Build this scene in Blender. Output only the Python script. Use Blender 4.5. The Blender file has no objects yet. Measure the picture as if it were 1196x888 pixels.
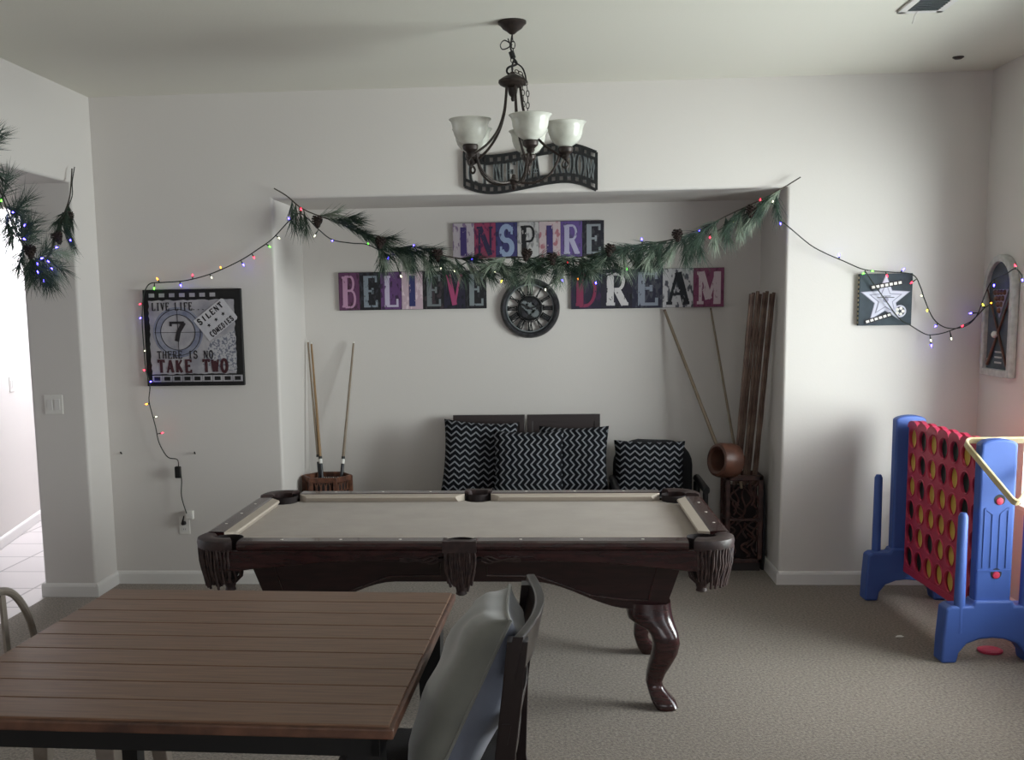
import bpy, bmesh, math, random
from math import sin, cos, pi, radians, sqrt
from mathutils import Vector, Matrix
random.seed(7)
SC = bpy.context.scene
COL = SC.collection

# ------------------------------------------------------------------ camera, world, light, exposure
EYE = 1.75
cam_d = bpy.data.cameras.new('camera')
cam = bpy.data.objects.new('camera', cam_d); COL.objects.link(cam)
PITCH, YAW, ROLL = .1378, .0701, .0159
fw = Vector((-sin(YAW)*cos(PITCH), cos(YAW)*cos(PITCH), -sin(PITCH)))
rt = Vector((cos(YAW), sin(YAW), 0)); up = rt.cross(fw)
r2 = rt*cos(ROLL) - up*sin(ROLL); u2 = up*cos(ROLL) + rt*sin(ROLL)
M = Matrix((r2, u2, -fw)).transposed().to_4x4(); M.translation = (0, 0, EYE)
cam.matrix_world = M
cam_d.sensor_width = 36; cam_d.lens = 36*1290.94/1196
cam_d.shift_x = (598-551.83)/1196; cam_d.shift_y = (537.32-444)/1196
cam_d.clip_start = .05; cam_d.clip_end = 60
SC.camera = cam

SC.view_settings.view_transform = 'Standard'; SC.view_settings.look = 'None'
SC.view_settings.gamma = 1; SC.view_settings.use_curve_mapping = False
SC.view_settings.exposure = -0.02
W = bpy.data.worlds.new('sky'); SC.world = W; W.use_nodes = True
W.node_tree.nodes['Background'].inputs[0].default_value = (.75, .86, 1, 1)
W.node_tree.nodes['Background'].inputs[1].default_value = 1.2

def area(name, loc, target, sx, sy, power, col=(1, 1, 1)):
    d = bpy.data.lights.new(name, 'AREA'); d.shape = 'RECTANGLE'; d.size = sx; d.size_y = sy
    d.energy = power; d.color = col
    o = bpy.data.objects.new(name, d); COL.objects.link(o); o.location = loc
    o.rotation_euler = (Vector(target)-Vector(loc)).to_track_quat('-Z', 'Y').to_euler()
    return o
area('daylight_side_window', (3.75, 4.6, 1.35), (.6, 5.7, 2.45), 1.9, 1.5, 180, (.90, 1, .955))
area('daylight_side_window_sky', (3.7, 4.9, 2.0), (-.5, 5.6, 1.3), 2.4, 1.8, 120, (.95, .98, 1))
area('daylight_side_window_near', (3.6, 1.2, 1.8), (0, 3.2, 1.2), 2.4, 2.0, 45, (.95, .98, 1))
area('daylight_rear_fill', (0.3, -3.2, 1.9), (0, 5, 1.2), 2.6, 1.9, 46, (1, .97, .96))  # unseen lamp behind the camera, added as front fill
area('hall_ceiling_fill', (-3.75, 9.0, 3.04), (-3.85, 9.0, 0), .7, 2.2, 200, (.84, .89, 1))  # added unseen lamp under the hall ceiling, brightens hall wall and floor
area('daylight_hall', (-7.4, 6.2, 1.9), (-4, 8.6, 1.2), 3.0, 2.2, 25, (1, .97, .97))

# ------------------------------------------------------------------ materials
def lin(c):
    r = []
    for q in c:
        q = q/255.
        r.append(q/12.92 if q <= .04045 else ((q+.055)/1.055)**2.4)
    return tuple(r)+(1,)
def mat(name, col, rough=.6, metal=0, var=None, vscale=20, bump=0, bscale=60, spec=.5, coat=0, vlo=.35, vhi=.65, detail=4, sheen=0, stretch=None):
    m = bpy.data.materials.new(name); m.use_nodes = True; nt = m.node_tree; N = nt.nodes; L = nt.links
    b = N['Principled BSDF']
    b.inputs['Base Color'].default_value = lin(col); b.inputs['Roughness'].default_value = rough
    b.inputs['Metallic'].default_value = metal; b.inputs['Specular IOR Level'].default_value = spec
    b.inputs['Coat Weight'].default_value = coat; b.inputs['Sheen Weight'].default_value = sheen
    tc = N.new('ShaderNodeTexCoord'); src = tc.outputs['Object']
    if stretch:
        mp = N.new('ShaderNodeMapping'); mp.inputs['Scale'].default_value = stretch
        L.new(src, mp.inputs[0]); src = mp.outputs[0]
    if var is not None:
        n = N.new('ShaderNodeTexNoise'); n.inputs['Scale'].default_value = vscale; n.inputs['Detail'].default_value = detail
        L.new(src, n.inputs['Vector'])
        r = N.new('ShaderNodeValToRGB'); r.color_ramp.elements[0].position = vlo; r.color_ramp.elements[1].position = vhi
        r.color_ramp.elements[0].color = lin(var); r.color_ramp.elements[1].color = lin(col)
        L.new(n.outputs['Fac'], r.inputs[0]); L.new(r.outputs[0], b.inputs['Base Color'])
    if bump:
        n2 = N.new('ShaderNodeTexNoise'); n2.inputs['Scale'].default_value = bscale; n2.inputs['Detail'].default_value = 3
        L.new(src, n2.inputs['Vector'])
        bp = N.new('ShaderNodeBump'); bp.inputs['Strength'].default_value = bump; bp.inputs['Distance'].default_value = .004
        L.new(n2.outputs['Fac'], bp.inputs['Height']); L.new(bp.outputs[0], b.inputs['Normal'])
    return m
def emit(name, col, s):
    m = bpy.data.materials.new(name); m.use_nodes = True; nt = m.node_tree
    b = nt.nodes['Principled BSDF']; b.inputs['Base Color'].default_value = lin(col)
    b.inputs['Emission Color'].default_value = lin(col); b.inputs['Emission Strength'].default_value = s
    return m
M_WALL = mat('wall_paint', (212, 207, 203), .85, bump=.12, bscale=90, spec=.2)
M_CEIL = mat('ceiling_paint', (222, 219, 209), .9, bump=.15, bscale=70, spec=.2)
M_TRIM = mat('white_trim_paint', (222, 219, 216), .5)
M_CARPET = mat('beige_carpet', (152, 141, 129), .98, var=(100, 90, 81), vscale=80, bump=1, bscale=160, spec=.05, vlo=.3, vhi=.7, sheen=.2)
M_DKWOOD = mat('dark_mahogany', (62, 34, 34), .22, var=(40, 22, 24), vscale=9, stretch=(1, 6, 6), coat=.3)
M_CABINET = mat('cabinet_wood', (50, 27, 30), .35, var=(33, 18, 21), vscale=8, stretch=(1, 6, 6), coat=.2)
M_CLOTH = mat('beige_table_cloth', (162, 150, 139), .95, var=(155, 143, 132), vscale=6, bump=.1, bscale=400, spec=.1, sheen=.2)
M_CUSH = mat('beige_rail_cloth', (186, 175, 163), .9, bump=.1, bscale=300, spec=.1)
M_LEATH = mat('brown_pocket_leather', (62, 44, 42), .45, var=(40, 28, 28), vscale=30)
M_FRINGE = mat('leather_fringe', (70, 52, 49), .6, var=(45, 32, 32), vscale=40)
M_POCK = mat('pocket_lining', (30, 20, 21), .8)
M_PEARL = mat('pearl_inlay', (220, 215, 205), .3)
M_TOP = mat('walnut_planks', (140, 107, 84), .4, var=(108, 80, 62), vscale=5, stretch=(1.2, 16, 8), vlo=.25, vhi=.75)
M_EDGE = mat('copper_worn_edge', (116, 80, 62), .45, var=(72, 48, 38), vscale=14)
M_BLACK = mat('black_paint', (16, 16, 17), .45)
M_CHAIR = mat('espresso_wood', (30, 20, 20), .28, coat=.3)
M_SEAT = mat('charcoal_upholstery', (52, 49, 50), .9, bump=.3, bscale=200)
M_VELV = mat('sage_grey_velvet', (122, 123, 115), .75, var=(98, 100, 94), vscale=5, bump=.2, bscale=9, sheen=.6)
M_DENIM = mat('slate_blue_velvet', (104, 110, 124), .7, var=(82, 88, 102), vscale=7, bump=.2, bscale=12, sheen=.6)
M_STEEL = mat('brushed_galvanised_steel', (168, 158, 148), .35, metal=.5, var=(140, 130, 120), vscale=12)
M_BRONZE = mat('aged_bronze', (62, 52, 48), .45, metal=.4, var=(42, 35, 33), vscale=30)
M_IRON = mat('black_wrought_iron', (22, 23, 25), .5, metal=.2)
M_IRONG = mat('grey_brushed_iron', (112, 118, 120), .5, metal=.2)
M_CLOCKM = mat('pewter_clock_metal', (62, 62, 66), .4, metal=.5, var=(40, 40, 44), vscale=40)
def alabaster():
    m = mat('alabaster_glass', (224, 224, 214), .25, var=(188, 190, 180), vscale=9, detail=5)
    b = m.node_tree.nodes['Principled BSDF']; b.inputs['Subsurface Weight'].default_value = .3
    b.inputs['Subsurface Radius'].default_value = (.03, .03, .03); b.inputs['Subsurface Scale'].default_value = .5
    return m
M_GLASS = alabaster()
M_BLUE = mat('blue_plastic', (64, 94, 166), .5, var=(58, 87, 158), vscale=4)
M_RED = mat('red_plastic', (184, 50, 80), .42)
M_YEL = mat('yellow_plastic', (208, 176, 82), .4)
M_DISC = mat('dark_plastic_disc', (24, 40, 38), .4)
M_RACK = mat('pale_maple', (222, 208, 168), .4, var=(205, 186, 140), vscale=20)
M_CARVED = mat('carved_brown_wood', (116, 74, 54), .5, var=(70, 40, 30), vscale=25, bump=.4, bscale=50)
M_CARVDK = mat('carved_dark_wood', (80, 50, 45), .5, var=(48, 28, 26), vscale=25, bump=.4, bscale=50)
M_LEATHR = mat('tan_turned_wood', (100, 64, 50), .45, var=(72, 44, 34), vscale=14)
M_BAMB = mat('brown_cane', (122, 100, 88), .6, var=(76, 54, 47), vscale=30, stretch=(1, 1, .3))
M_CUEW = mat('ash_cue_shaft', (132, 120, 104), .4, var=(128, 110, 90), vscale=20)
M_CUEO = mat('amber_cue_forearm', (142, 112, 76), .4)
M_CUEB = mat('black_cue_butt', (40, 40, 46), .35)
M_WHITE = mat('white_plastic', (226, 223, 218), .4)
M_DARKP = mat('dark_slot', (28, 28, 28), .7)
M_FAB = mat('black_bench_fabric', (30, 30, 34), .85, bump=.2, bscale=200)
M_BENCH = mat('bench_wood', (42, 32, 32), .45)
M_NEEDLE = mat('pine_needles', (58, 78, 62), .6, var=(28, 46, 40), vscale=25)
M_FROST = mat('frosted_pine_needles', (146, 156, 140), .6, var=(100, 116, 100), vscale=25)
M_STEM = mat('pine_stem', (62, 56, 48), .8)
M_CONE = mat('pinecone_brown', (50, 34, 28), .8, var=(30, 20, 18), vscale=60)
M_WIRE = mat('dark_green_wire', (34, 40, 34), .5)
M_SOCK = mat('bulb_socket', (30, 46, 34), .5)
BULB = {'b': emit('blue_bulb', (70, 60, 255), 26), 'r': emit('red_bulb', (255, 40, 60), 10), 'g': emit('green_bulb', (90, 255, 60), 8),
        'o': emit('orange_bulb', (255, 150, 40), 9), 'y': emit('yellow_bulb', (240, 230, 60), 6), 'w': emit('warm_white_bulb', (240, 240, 200), 3)}

# ------------------------------------------------------------------ mesh helpers
def wloc(o):
    v = Vector((0, 0, 0))
    while o: v += o.location; o = o.parent
    return v
class MB:
    def __init__(s): s.v = []; s.f = []; s.sm = []
    def add(s, vs, fs, smooth=False):
        k = len(s.v); s.v += [Vector(p) for p in vs]
        for f in fs: s.f.append([k+i for i in f]); s.sm.append(smooth)
        return s
    def box(s, x0, x1, y0, y1, z0, z1):
        return s.add([(x0,y0,z0),(x1,y0,z0),(x1,y1,z0),(x0,y1,z0),(x0,y0,z1),(x1,y0,z1),(x1,y1,z1),(x0,y1,z1)],
                     [(0,3,2,1),(4,5,6,7),(0,1,5,4),(1,2,6,5),(2,3,7,6),(3,0,4,7)])
    def obox(s, c, ux, uy, uz):   # centre and three half vectors
        c = Vector(c); ux = Vector(ux); uy = Vector(uy); uz = Vector(uz)
        vs = [c+ux*a+uy*b+uz*d for d in (-1, 1) for a, b in ((-1,-1),(1,-1),(1,1),(-1,1))]
        return s.add(vs, [(0,3,2,1),(4,5,6,7),(0,1,5,4),(1,2,6,5),(2,3,7,6),(3,0,4,7)])
    def loft(s, rings, caps=True, smooth=True, closed=False):
        n = len(rings[0]); vs = [p for r in rings for p in r]; fs = []
        m = len(rings)
        for i in range(m if closed else m-1):
            j = (i+1) % m
            for k in range(n):
                l = (k+1) % n
                fs.append((i*n+k, i*n+l, j*n+l, j*n+k))
        s.add(vs, fs, smooth)
        if caps and not closed:
            s.add(rings[0], [tuple(range(n))[::-1]]); s.add(rings[-1], [tuple(range(n))])
        return s
    def tube(s, pts, r, n=8, closed=False, caps=True):
        pts = [Vector(p) for p in pts]; m = len(pts)
        rs = r if isinstance(r, (list, tuple)) else [r]*m
        t0 = (pts[1]-pts[0]).normalized()
        ref = Vector((0,0,1)) if abs(t0.z) < .9 else Vector((0,1,0))
        nn = t0.cross(ref).normalized(); rings = []
        for i in range(m):
            if closed: t = (pts[(i+1) % m]-pts[i-1])
            else: t = pts[min(i+1, m-1)]-pts[max(i-1, 0)]
            t = t.normalized() if t.length > 1e-9 else t0
            nn = (nn-t*nn.dot(t)); nn = nn.normalized() if nn.length > 1e-6 else t.orthogonal().normalized()
            b = t.cross(nn)
            rings.append([pts[i]+(nn*cos(2*pi*k/n)+b*sin(2*pi*k/n))*rs[i] for k in range(n)])
        return s.loft(rings, caps, True, closed)
    def lathe(s, prof, c=(0,0,0), n=24, X=Vector((1,0,0)), Y=Vector((0,1,0)), Z=Vector((0,0,1)), closed=False, a0=0, a1=2*pi, smooth=True):
        c = Vector(c); full = abs(a1-a0-2*pi) < 1e-6; k = n if full else n+1
        vs = []; fs = []
        for j in range(k):
            a = a0+(a1-a0)*j/n
            for r, z in prof: vs.append(c+(X*cos(a)+Y*sin(a))*r+Z*z)
        m = len(prof)
        for j in range(n):
            j2 = (j+1) % k
            for i in range(m if closed else m-1):
                i2 = (i+1) % m
                fs.append((j*m+i, j2*m+i, j2*m+i2, j*m+i2))
        s.add(vs, fs, smooth)
        if closed and not full:
            s.add([vs[i] for i in range(m)], [tuple(range(m))]); s.add([vs[n*m+i] for i in range(m)], [tuple(range(m))[::-1]])
        return s
    def prism(s, out, O, A, B, Nn, d0, d1):   # outline (a,b) in plane O+A*a+B*b, extruded along Nn
        O = Vector(O); A = Vector(A); B = Vector(B); Nn = Vector(Nn); n = len(out)
        lo = [O+A*a+B*b+Nn*d0 for a, b in out]; hi = [O+A*a+B*b+Nn*d1 for a, b in out]
        return s.add(lo+hi, [tuple(range(n))[::-1], tuple(range(n, 2*n))]+[(i, (i+1) % n, n+(i+1) % n, n+i) for i in range(n)])
    def ball(s, c, r, n=10, m=7, sc=(1,1,1)):
        c = Vector(c); vs = []; fs = []
        for i in range(m+1):
            t = pi*i/m
            for k in range(n):
                a = 2*pi*k/n; vs.append(c+Vector((sin(t)*cos(a)*sc[0], sin(t)*sin(a)*sc[1], cos(t)*sc[2]))*r)
        for i in range(m):
            for k in range(n):
                l = (k+1) % n; fs.append((i*n+k, (i+1)*n+k, (i+1)*n+l, i*n+l))
        return s.add(vs, fs, True)
    def ribbon(s, pts, hw, O, A, B, Nn, d0, d1):   # flat stroke of half width hw along 2D polyline
        pts = [Vector(p) for p in pts]; L = []; R = []
        for i, p in enumerate(pts):
            a = (p-pts[i-1]).normalized() if i else None
            b = (pts[i+1]-p).normalized() if i < len(pts)-1 else None
            if a is None: a = b
            if b is None: b = a
            na = Vector((-a.y, a.x)); nb = Vector((-b.y, b.x)); m = na+nb
            m = m.normalized() if m.length > 1e-6 else na
            k = hw/max(.45, m.dot(na)); L.append(p+m*k); R.append(p-m*k)
        O = Vector(O); A = Vector(A); B = Vector(B); Nn = Vector(Nn)
        vs = []; fs = []
        for l, r in zip(L, R):
            for q in (l, r):
                for d in (d0, d1): vs.append(O+A*q.x+B*q.y+Nn*d)
        for i in range(len(pts)-1):
            a = i*4; b = a+4
            fs += [(a+1, b+1, b+3, a+3), (a, a+2, b+2, b), (a, b, b+1, a+1), (a+2, a+3, b+3, b+2)]
        e = (len(pts)-1)*4
        fs += [(0, 1, 3, 2), (e, e+2, e+3, e+1)]
        return s.add(vs, fs)
    def build(s, name, m, parent=None, bevel=0, seg=2, angle=35, local=False, fix=True):
        me = bpy.data.meshes.new(name)
        if parent is not None: org = Vector((0,0,0)) if local else wloc(parent)
        elif local: org = Vector((0,0,0))
        else:
            xs = [p.x for p in s.v]; ys = [p.y for p in s.v]; zs = [p.z for p in s.v]
            org = Vector(((min(xs)+max(xs))/2, (min(ys)+max(ys))/2, min(zs)))
        me.from_pydata([p-org for p in s.v], [], s.f)
        me.polygons.foreach_set('use_smooth', s.sm)
        if fix:
            bm = bmesh.new(); bm.from_mesh(me); bmesh.ops.recalc_face_normals(bm, faces=bm.faces); bm.to_mesh(me); bm.free()
        if any(s.sm): me.set_sharp_from_angle(angle=radians(angle))
        me.materials.append(m)
        o = bpy.data.objects.new(name, me); COL.objects.link(o)
        if parent is not None: o.parent = parent
        elif not local: o.location = org
        if bevel:
            b = o.modifiers.new('bevel', 'BEVEL'); b.width = bevel; b.segments = seg; b.limit_method = 'ANGLE'; b.angle_limit = radians(40)
            b.harden_normals = False
        return o
def catmull(p, k=6):
    p = [Vector(q) for q in p]; out = []
    for i in range(len(p)-1):
        a = p[max(i-1, 0)]; b = p[i]; c = p[i+1]; d = p[min(i+2, len(p)-1)]
        for j in range(k):
            t = j/k
            out.append(.5*((2*b)+(c-a)*t+(2*a-5*b+4*c-d)*t*t+(3*b-a-3*c+d)*t*t*t))
    return out+[p[-1]]
def tag(o, label, cat, group=None, kind=None):
    o['label'] = label; o['category'] = cat
    if group: o['group'] = group
    if kind: o['kind'] = kind
    return o
def thing(name, label, cat, loc, group=None):
    o = bpy.data.objects.new(name, None); COL.objects.link(o); o.location = loc; o.empty_display_size = .1
    return tag(o, label, cat, group)
def struct(o): o['kind'] = 'structure'; return o
def dup(root, loc):
    def cp(o, par):
        c = o.copy(); COL.objects.link(c); c.parent = par
        for ch in list(o.children): cp(ch, c)
        return c
    r = cp(root, None); r.location = loc; return r

# ------------------------------------------------------------------ lettering
def arc(cx, cy, rx, ry, a0, a1, n=10):
    return [(cx+rx*cos(radians(a0+(a1-a0)*i/n)), cy+ry*sin(radians(a0+(a1-a0)*i/n))) for i in range(n+1)]
GL = {  # strokes: kind S thick, T thin, H serif bar
 'A': [('T', [(.12,0),(.47,1)]), ('S', [(.5,1),(.85,0)]), ('T', [(.25,.33),(.72,.33)]), ('H', [(0,0),(.26,0)]), ('H', [(.68,0),(1,0)])],
 'B': [('S', [(.25,0),(.25,1)]), ('T', [(.25,1),(.55,1)]+arc(.58,.77,.2,.23,90,-90)+[(.25,.54)]), ('T', [(.25,.54),(.6,.54)]+arc(.62,.27,.24,.27,90,-90)+[(.25,0)]), ('H', [(.05,0),(.3,0)]), ('H', [(.05,1),(.3,1)])],
 'C': [('S', arc(.55,.5,.4,.5,50,310,18))],
 'D': [('S', [(.22,0),(.22,1)]), ('T', [(.2,1),(.45,1)]+arc(.45,.5,.42,.5,90,-90,14)+[(.2,0)]), ('H', [(.04,0),(.3,0)]), ('H', [(.04,1),(.3,1)])],
 'E': [('S', [(.25,0),(.25,1)]), ('T', [(.1,.98),(.88,.98),(.88,.8)]), ('T', [(.25,.52),(.66,.52)]), ('T', [(.1,.02),(.9,.02),(.9,.22)]), ('T', [(.66,.42),(.66,.62)])],
 'F': [('S', [(.25,0),(.25,1)]), ('T', [(.1,.98),(.88,.98),(.88,.8)]), ('T', [(.25,.52),(.66,.52)]), ('H', [(.08,0),(.45,0)])],
 'G': [('S', arc(.52,.5,.4,.5,50,350,18)), ('T', [(.55,.45),(.92,.45)])],
 'H': [('S', [(.2,0),(.2,1)]), ('S', [(.8,0),(.8,1)]), ('T', [(.2,.5),(.8,.5)])],
 'I': [('S', [(.5,0),(.5,1)]), ('H', [(.26,0),(.74,0)]), ('H', [(.26,1),(.74,1)])],
 'K': [('S', [(.2,0),(.2,1)]), ('T', [(.85,1),(.28,.45)]), ('S', [(.4,.55),(.85,0)])],
 'L': [('S', [(.25,0),(.25,1)]), ('T', [(.08,.02),(.88,.02),(.88,.25)]), ('H', [(.06,1),(.46,1)])],
 'M': [('T', [(.14,0),(.14,1)]), ('S', [(.16,1),(.5,.15)]), ('T', [(.5,.15),(.84,1)]), ('S', [(.86,1),(.86,0)]), ('H', [(0,0),(.28,0)]), ('H', [(.7,0),(1,0)]), ('H', [(0,1),(.2,1)]), ('H', [(.8,1),(1,1)])],
 'N': [('T', [(.16,0),(.16,1)]), ('S', [(.18,1),(.82,0)]), ('T', [(.84,0),(.84,1)]), ('H', [(.02,0),(.3,0)]), ('H', [(.0,1),(.2,1)]), ('H', [(.7,1),(.98,1)])],
 'O': [('S', arc(.5,.5,.38,.5,0,360,24))],
 'P': [('S', [(.25,0),(.25,1)]), ('T', [(.25,.98),(.55,.98)]+arc(.58,.72,.26,.26,90,-90)+[(.25,.46)]), ('H', [(.05,0),(.48,0)]), ('H', [(.05,1),(.3,1)])],
 'R': [('S', [(.22,0),(.22,1)]), ('T', [(.22,.98),(.5,.98)]+arc(.54,.74,.24,.24,90,-90)+[(.22,.5)]), ('S', [(.5,.5),(.84,.02)]), ('H', [(.04,0),(.42,0)]), ('H', [(.04,1),(.28,1)]), ('H', [(.74,0),(1,0)])],
 'S': [('S', arc(.5,.75,.3,.25,20,250,12)+arc(.5,.26,.33,.26,75,-160,12)), ('T', [(.82,.72),(.82,.98)]), ('T', [(.16,.04),(.16,.3)])],
 'T': [('S', [(.5,0),(.5,1)]), ('T', [(.1,.8),(.1,.98),(.9,.98),(.9,.8)]), ('H', [(.3,0),(.7,0)])],
 'V': [('S', [(.12,1),(.5,.02)]), ('T', [(.5,.02),(.86,1)]), ('H', [(0,1),(.3,1)]), ('H', [(.7,1),(1,1)])],
 'W': [('S', [(.08,1),(.3,.02)]), ('T', [(.3,.02),(.5,.9)]), ('S', [(.5,.9),(.72,.02)]), ('T', [(.72,.02),(.94,1)])],
 'Y': [('S', [(.1,1),(.5,.5),(.5,0)]), ('T', [(.9,1),(.5,.5)])],
 'X': [('S', [(.12,1),(.88,0)]), ('T', [(.88,1),(.12,0)])],
 '7': [('T', [(.1,.78),(.1,.96),(.88,.96)]), ('S', [(.88,.96),(.55,.5),(.42,0)])],
 '.': [('S', [(.2,0),(.2,.1)])],
}
def letter(mb, ch, O, A, B, Nn, w, h, th, thick=.2, thin=.1, serif=True, double=0, d0=0):
    O = Vector(O)
    for si, (kind, pts) in enumerate(GL.get(ch, [])):
        if kind == 'H' and not serif: continue
        lift = si*th*.06
        p = [(a*w, b*h) for a, b in pts]
        hw = (thick if kind == 'S' else thin)*w/2
        if kind == 'H': p = [(a, min(max(b, hw*.8), h-hw*.8)) for a, b in p]
        if double:
            for sg in (-1, 1):
                q = []
                V = [Vector(x) for x in p]
                for i, x in enumerate(V):
                    t = (V[min(i+1, len(V)-1)]-V[max(i-1, 0)]).normalized()
                    q.append(x+Vector((-t.y, t.x))*double*sg)
                mb.ribbon(q, .0022, O, A, B, Nn, d0, d0+th+lift)
        else: mb.ribbon(p, hw, O, A, B, Nn, d0, d0+th+lift)
def text(mb, s, O, A, B, Nn, w, h, th, adv=1.25, **k):
    O = Vector(O); A = Vector(A)
    for i, ch in enumerate(s): letter(mb, ch, O+A*(i*w*adv), A, B, Nn, w, h, th, **k)
EX, EY, EZ = Vector((1,0,0)), Vector((0,1,0)), Vector((0,0,1))

# measured positions in the room (metres)
GAR_PATH=[(-1.663,6.8,2.483),(-1.586,6.8,2.436),(-1.499,6.8,2.362),(-1.395,6.8,2.314),(-1.249,6.8,2.26),(-1.093,6.8,2.175),(-0.963,6.8,2.111),(-0.832,6.8,2.119),(-0.728,6.8,2.091),(-0.598,6.8,2.053),(-0.416,6.8,2.029),(-0.208,6.8,2.045),(-0.001,6.8,2.021),(0.205,6.8,2.038),(0.385,6.8,2.075),(0.538,6.8,2.102),(0.716,6.8,2.124),(0.878,6.8,2.166),(1.043,6.8,2.253),(1.192,6.8,2.319),(1.341,6.8,2.39),(1.488,6.8,2.476)]
L_WIRE=[(-2.312,6.8,0.47),(-2.339,6.8,0.581),(-2.333,6.8,0.692),(-2.347,6.8,0.758),(-2.354,6.8,0.818),(-2.415,6.8,0.835),(-2.465,6.8,0.923),(-2.482,6.8,1.021),(-2.499,6.8,1.103),(-2.516,6.8,1.195),(-2.505,6.8,1.292),(-2.526,6.8,1.4),(-2.53,6.8,1.534),(-2.531,6.8,1.694),(-2.518,6.8,1.826),(-2.498,6.8,1.889),(-2.463,6.8,1.925),(-2.387,6.8,1.929),(-2.251,6.8,1.937),(-2.114,6.8,1.966),(-1.988,6.8,2.011),(-1.868,6.8,2.066),(-1.785,6.8,2.116),(-1.686,6.8,2.181),(-1.576,6.8,2.287),(-1.5,6.8,2.327),(-1.397,6.8,2.232),(-1.315,6.8,2.169),(-1.199,6.8,2.146),(-1.094,6.8,2.134),(-0.964,6.8,2.07),(-0.885,6.8,2.099),(-0.816,6.8,2.118),(-0.73,6.8,2.004),(-0.651,6.8,1.992),(-0.568,6.8,1.98),(-0.463,6.8,2.024),(-0.323,6.8,1.966),(-0.157,6.8,1.932),(-0.017,6.8,1.868),(0.081,6.8,1.928),(0.174,6.8,1.926),(0.287,6.8,1.904),(0.472,6.8,1.982),(0.563,6.8,2.112),(0.716,6.8,2.109),(0.903,6.8,2.175),(0.964,6.8,2.154),(1.099,6.8,2.227),(1.203,6.8,2.284),(1.327,6.8,2.326),(1.374,6.8,2.226)]
L_BULB=[(-2.528,6.785,1.8,'r'),(-2.533,6.785,1.715,'b'),(-2.52,6.785,1.508,'w'),(-2.527,6.785,1.385,'r'),(-2.493,6.785,1.315,'b'),(-2.523,6.785,1.175,'o'),(-2.472,6.785,1.093,'w'),(-2.439,6.785,0.99,'r'),(-2.438,6.785,1.896,'g'),(-2.269,6.785,1.911,'b'),(-2.413,6.785,1.948,'o'),(-2.191,6.785,1.967,'r'),(-2.011,6.785,2.011,'o'),(-2.073,6.785,1.955,'w'),(-1.87,6.785,2.029,'b'),(-1.802,6.785,2.072,'r'),(-1.702,6.785,2.135,'g'),(-1.642,6.785,2.185,'w'),(-1.575,6.785,2.296,'b'),(-1.498,6.785,2.351,'r'),(-1.417,6.785,2.196,'w'),(-1.312,6.785,2.163,'b'),(-1.092,6.785,2.138,'g'),(-0.968,6.785,2.054,'b'),(-0.897,6.785,1.944,'w'),(-0.814,6.785,2.122,'b'),(-0.65,6.785,1.986,'w'),(-0.567,6.785,1.969,'w'),(-0.461,6.785,2.034,'b'),(-0.322,6.785,1.96,'w'),(-0.281,6.785,1.903,'y'),(0.117,6.785,1.998,'r'),(0.084,6.785,1.902,'b'),(0.177,6.785,1.91,'o'),(0.287,6.785,1.883,'b'),(0.471,6.785,1.961,'g'),(0.56,6.785,2.131,'b'),(0.901,6.785,2.175,'b'),(0.962,6.785,2.138,'r'),(1.096,6.785,2.225,'y'),(1.2,6.785,2.283,'b'),(1.254,6.785,2.346,'r'),(1.326,6.785,2.335,'w'),(1.374,6.785,2.21,'b'),(-0.017,6.785,1.847,'w')]
R_WIRE_A=[(1.368,6.77,2.224),(1.413,6.77,2.193),(1.54,6.77,2.086),(1.626,6.77,2.035),(1.742,6.77,1.983),(1.867,6.77,1.93),(2.016,6.77,1.913),(2.145,6.77,1.896),(2.192,6.77,1.825),(2.22,6.77,1.749),(2.274,6.77,1.638),(2.35,6.77,1.582),(2.449,6.77,1.585),(2.52,6.77,1.644),(2.52,6.645,1.778),(2.52,6.554,1.849),(2.52,6.367,1.883),(2.52,6.246,1.907),(2.52,6.154,1.868)]
R_WIRE_B=[(1.868,6.77,1.925),(1.909,6.77,1.865),(1.998,6.77,1.743),(2.076,6.77,1.641),(2.142,6.77,1.6),(2.228,6.77,1.548),(2.278,6.77,1.542),(2.351,6.77,1.556),(2.472,6.77,1.605),(2.52,6.77,1.644),(2.52,6.647,1.695),(2.52,6.538,1.724)]
R_BULB=[(1.714,6.76,2.013,'b'),(1.86,6.76,1.91,'g'),(1.902,6.76,1.922,'g'),(1.993,6.76,1.895,'r'),(2.085,6.76,1.924,'b'),(2.139,6.76,1.851,'r'),(2.201,6.76,1.77,'w'),(2.234,6.76,1.689,'y'),(2.287,6.76,1.594,'b'),(2.265,6.76,1.482,'b'),(2.261,6.76,1.512,'w'),(2.379,6.76,1.521,'w'),(2.434,6.76,1.586,'r'),(2.488,6.76,1.665,'b'),(2.51,6.642,1.71,'y'),(2.51,6.525,1.724,'o'),(2.51,6.5,1.825,'b'),(2.51,6.223,1.92,'r'),(2.51,6.126,1.845,'b')]
G2_PATH=[(-2.77,6.453,2.585),(-2.77,6.427,2.495),(-2.77,6.39,2.408),(-2.77,6.294,2.303),(-2.77,6.203,2.22),(-2.77,6.135,2.136),(-2.77,6.049,2.061),(-2.77,5.909,2.028),(-2.77,5.799,2.086),(-2.77,5.698,2.178),(-2.77,5.621,2.281),(-2.77,5.564,2.374),(-2.77,5.475,2.477),(-2.77,5.383,2.588)]
G2_BULB=[(-2.74,5.509,2.317,'g'),(-2.74,5.623,2.267,'b'),(-2.74,5.736,2.206,'b'),(-2.74,5.725,2.139,'b'),(-2.74,6.099,2.114,'b'),(-2.74,6.292,2.168,'b'),(-2.74,5.909,2.045,'b'),(-2.74,5.859,2.017,'b'),(-2.74,5.99,2.035,'b'),(-2.74,6.027,1.999,'b'),(-2.74,5.858,1.975,'b'),(-2.74,5.922,1.931,'b')]
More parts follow.
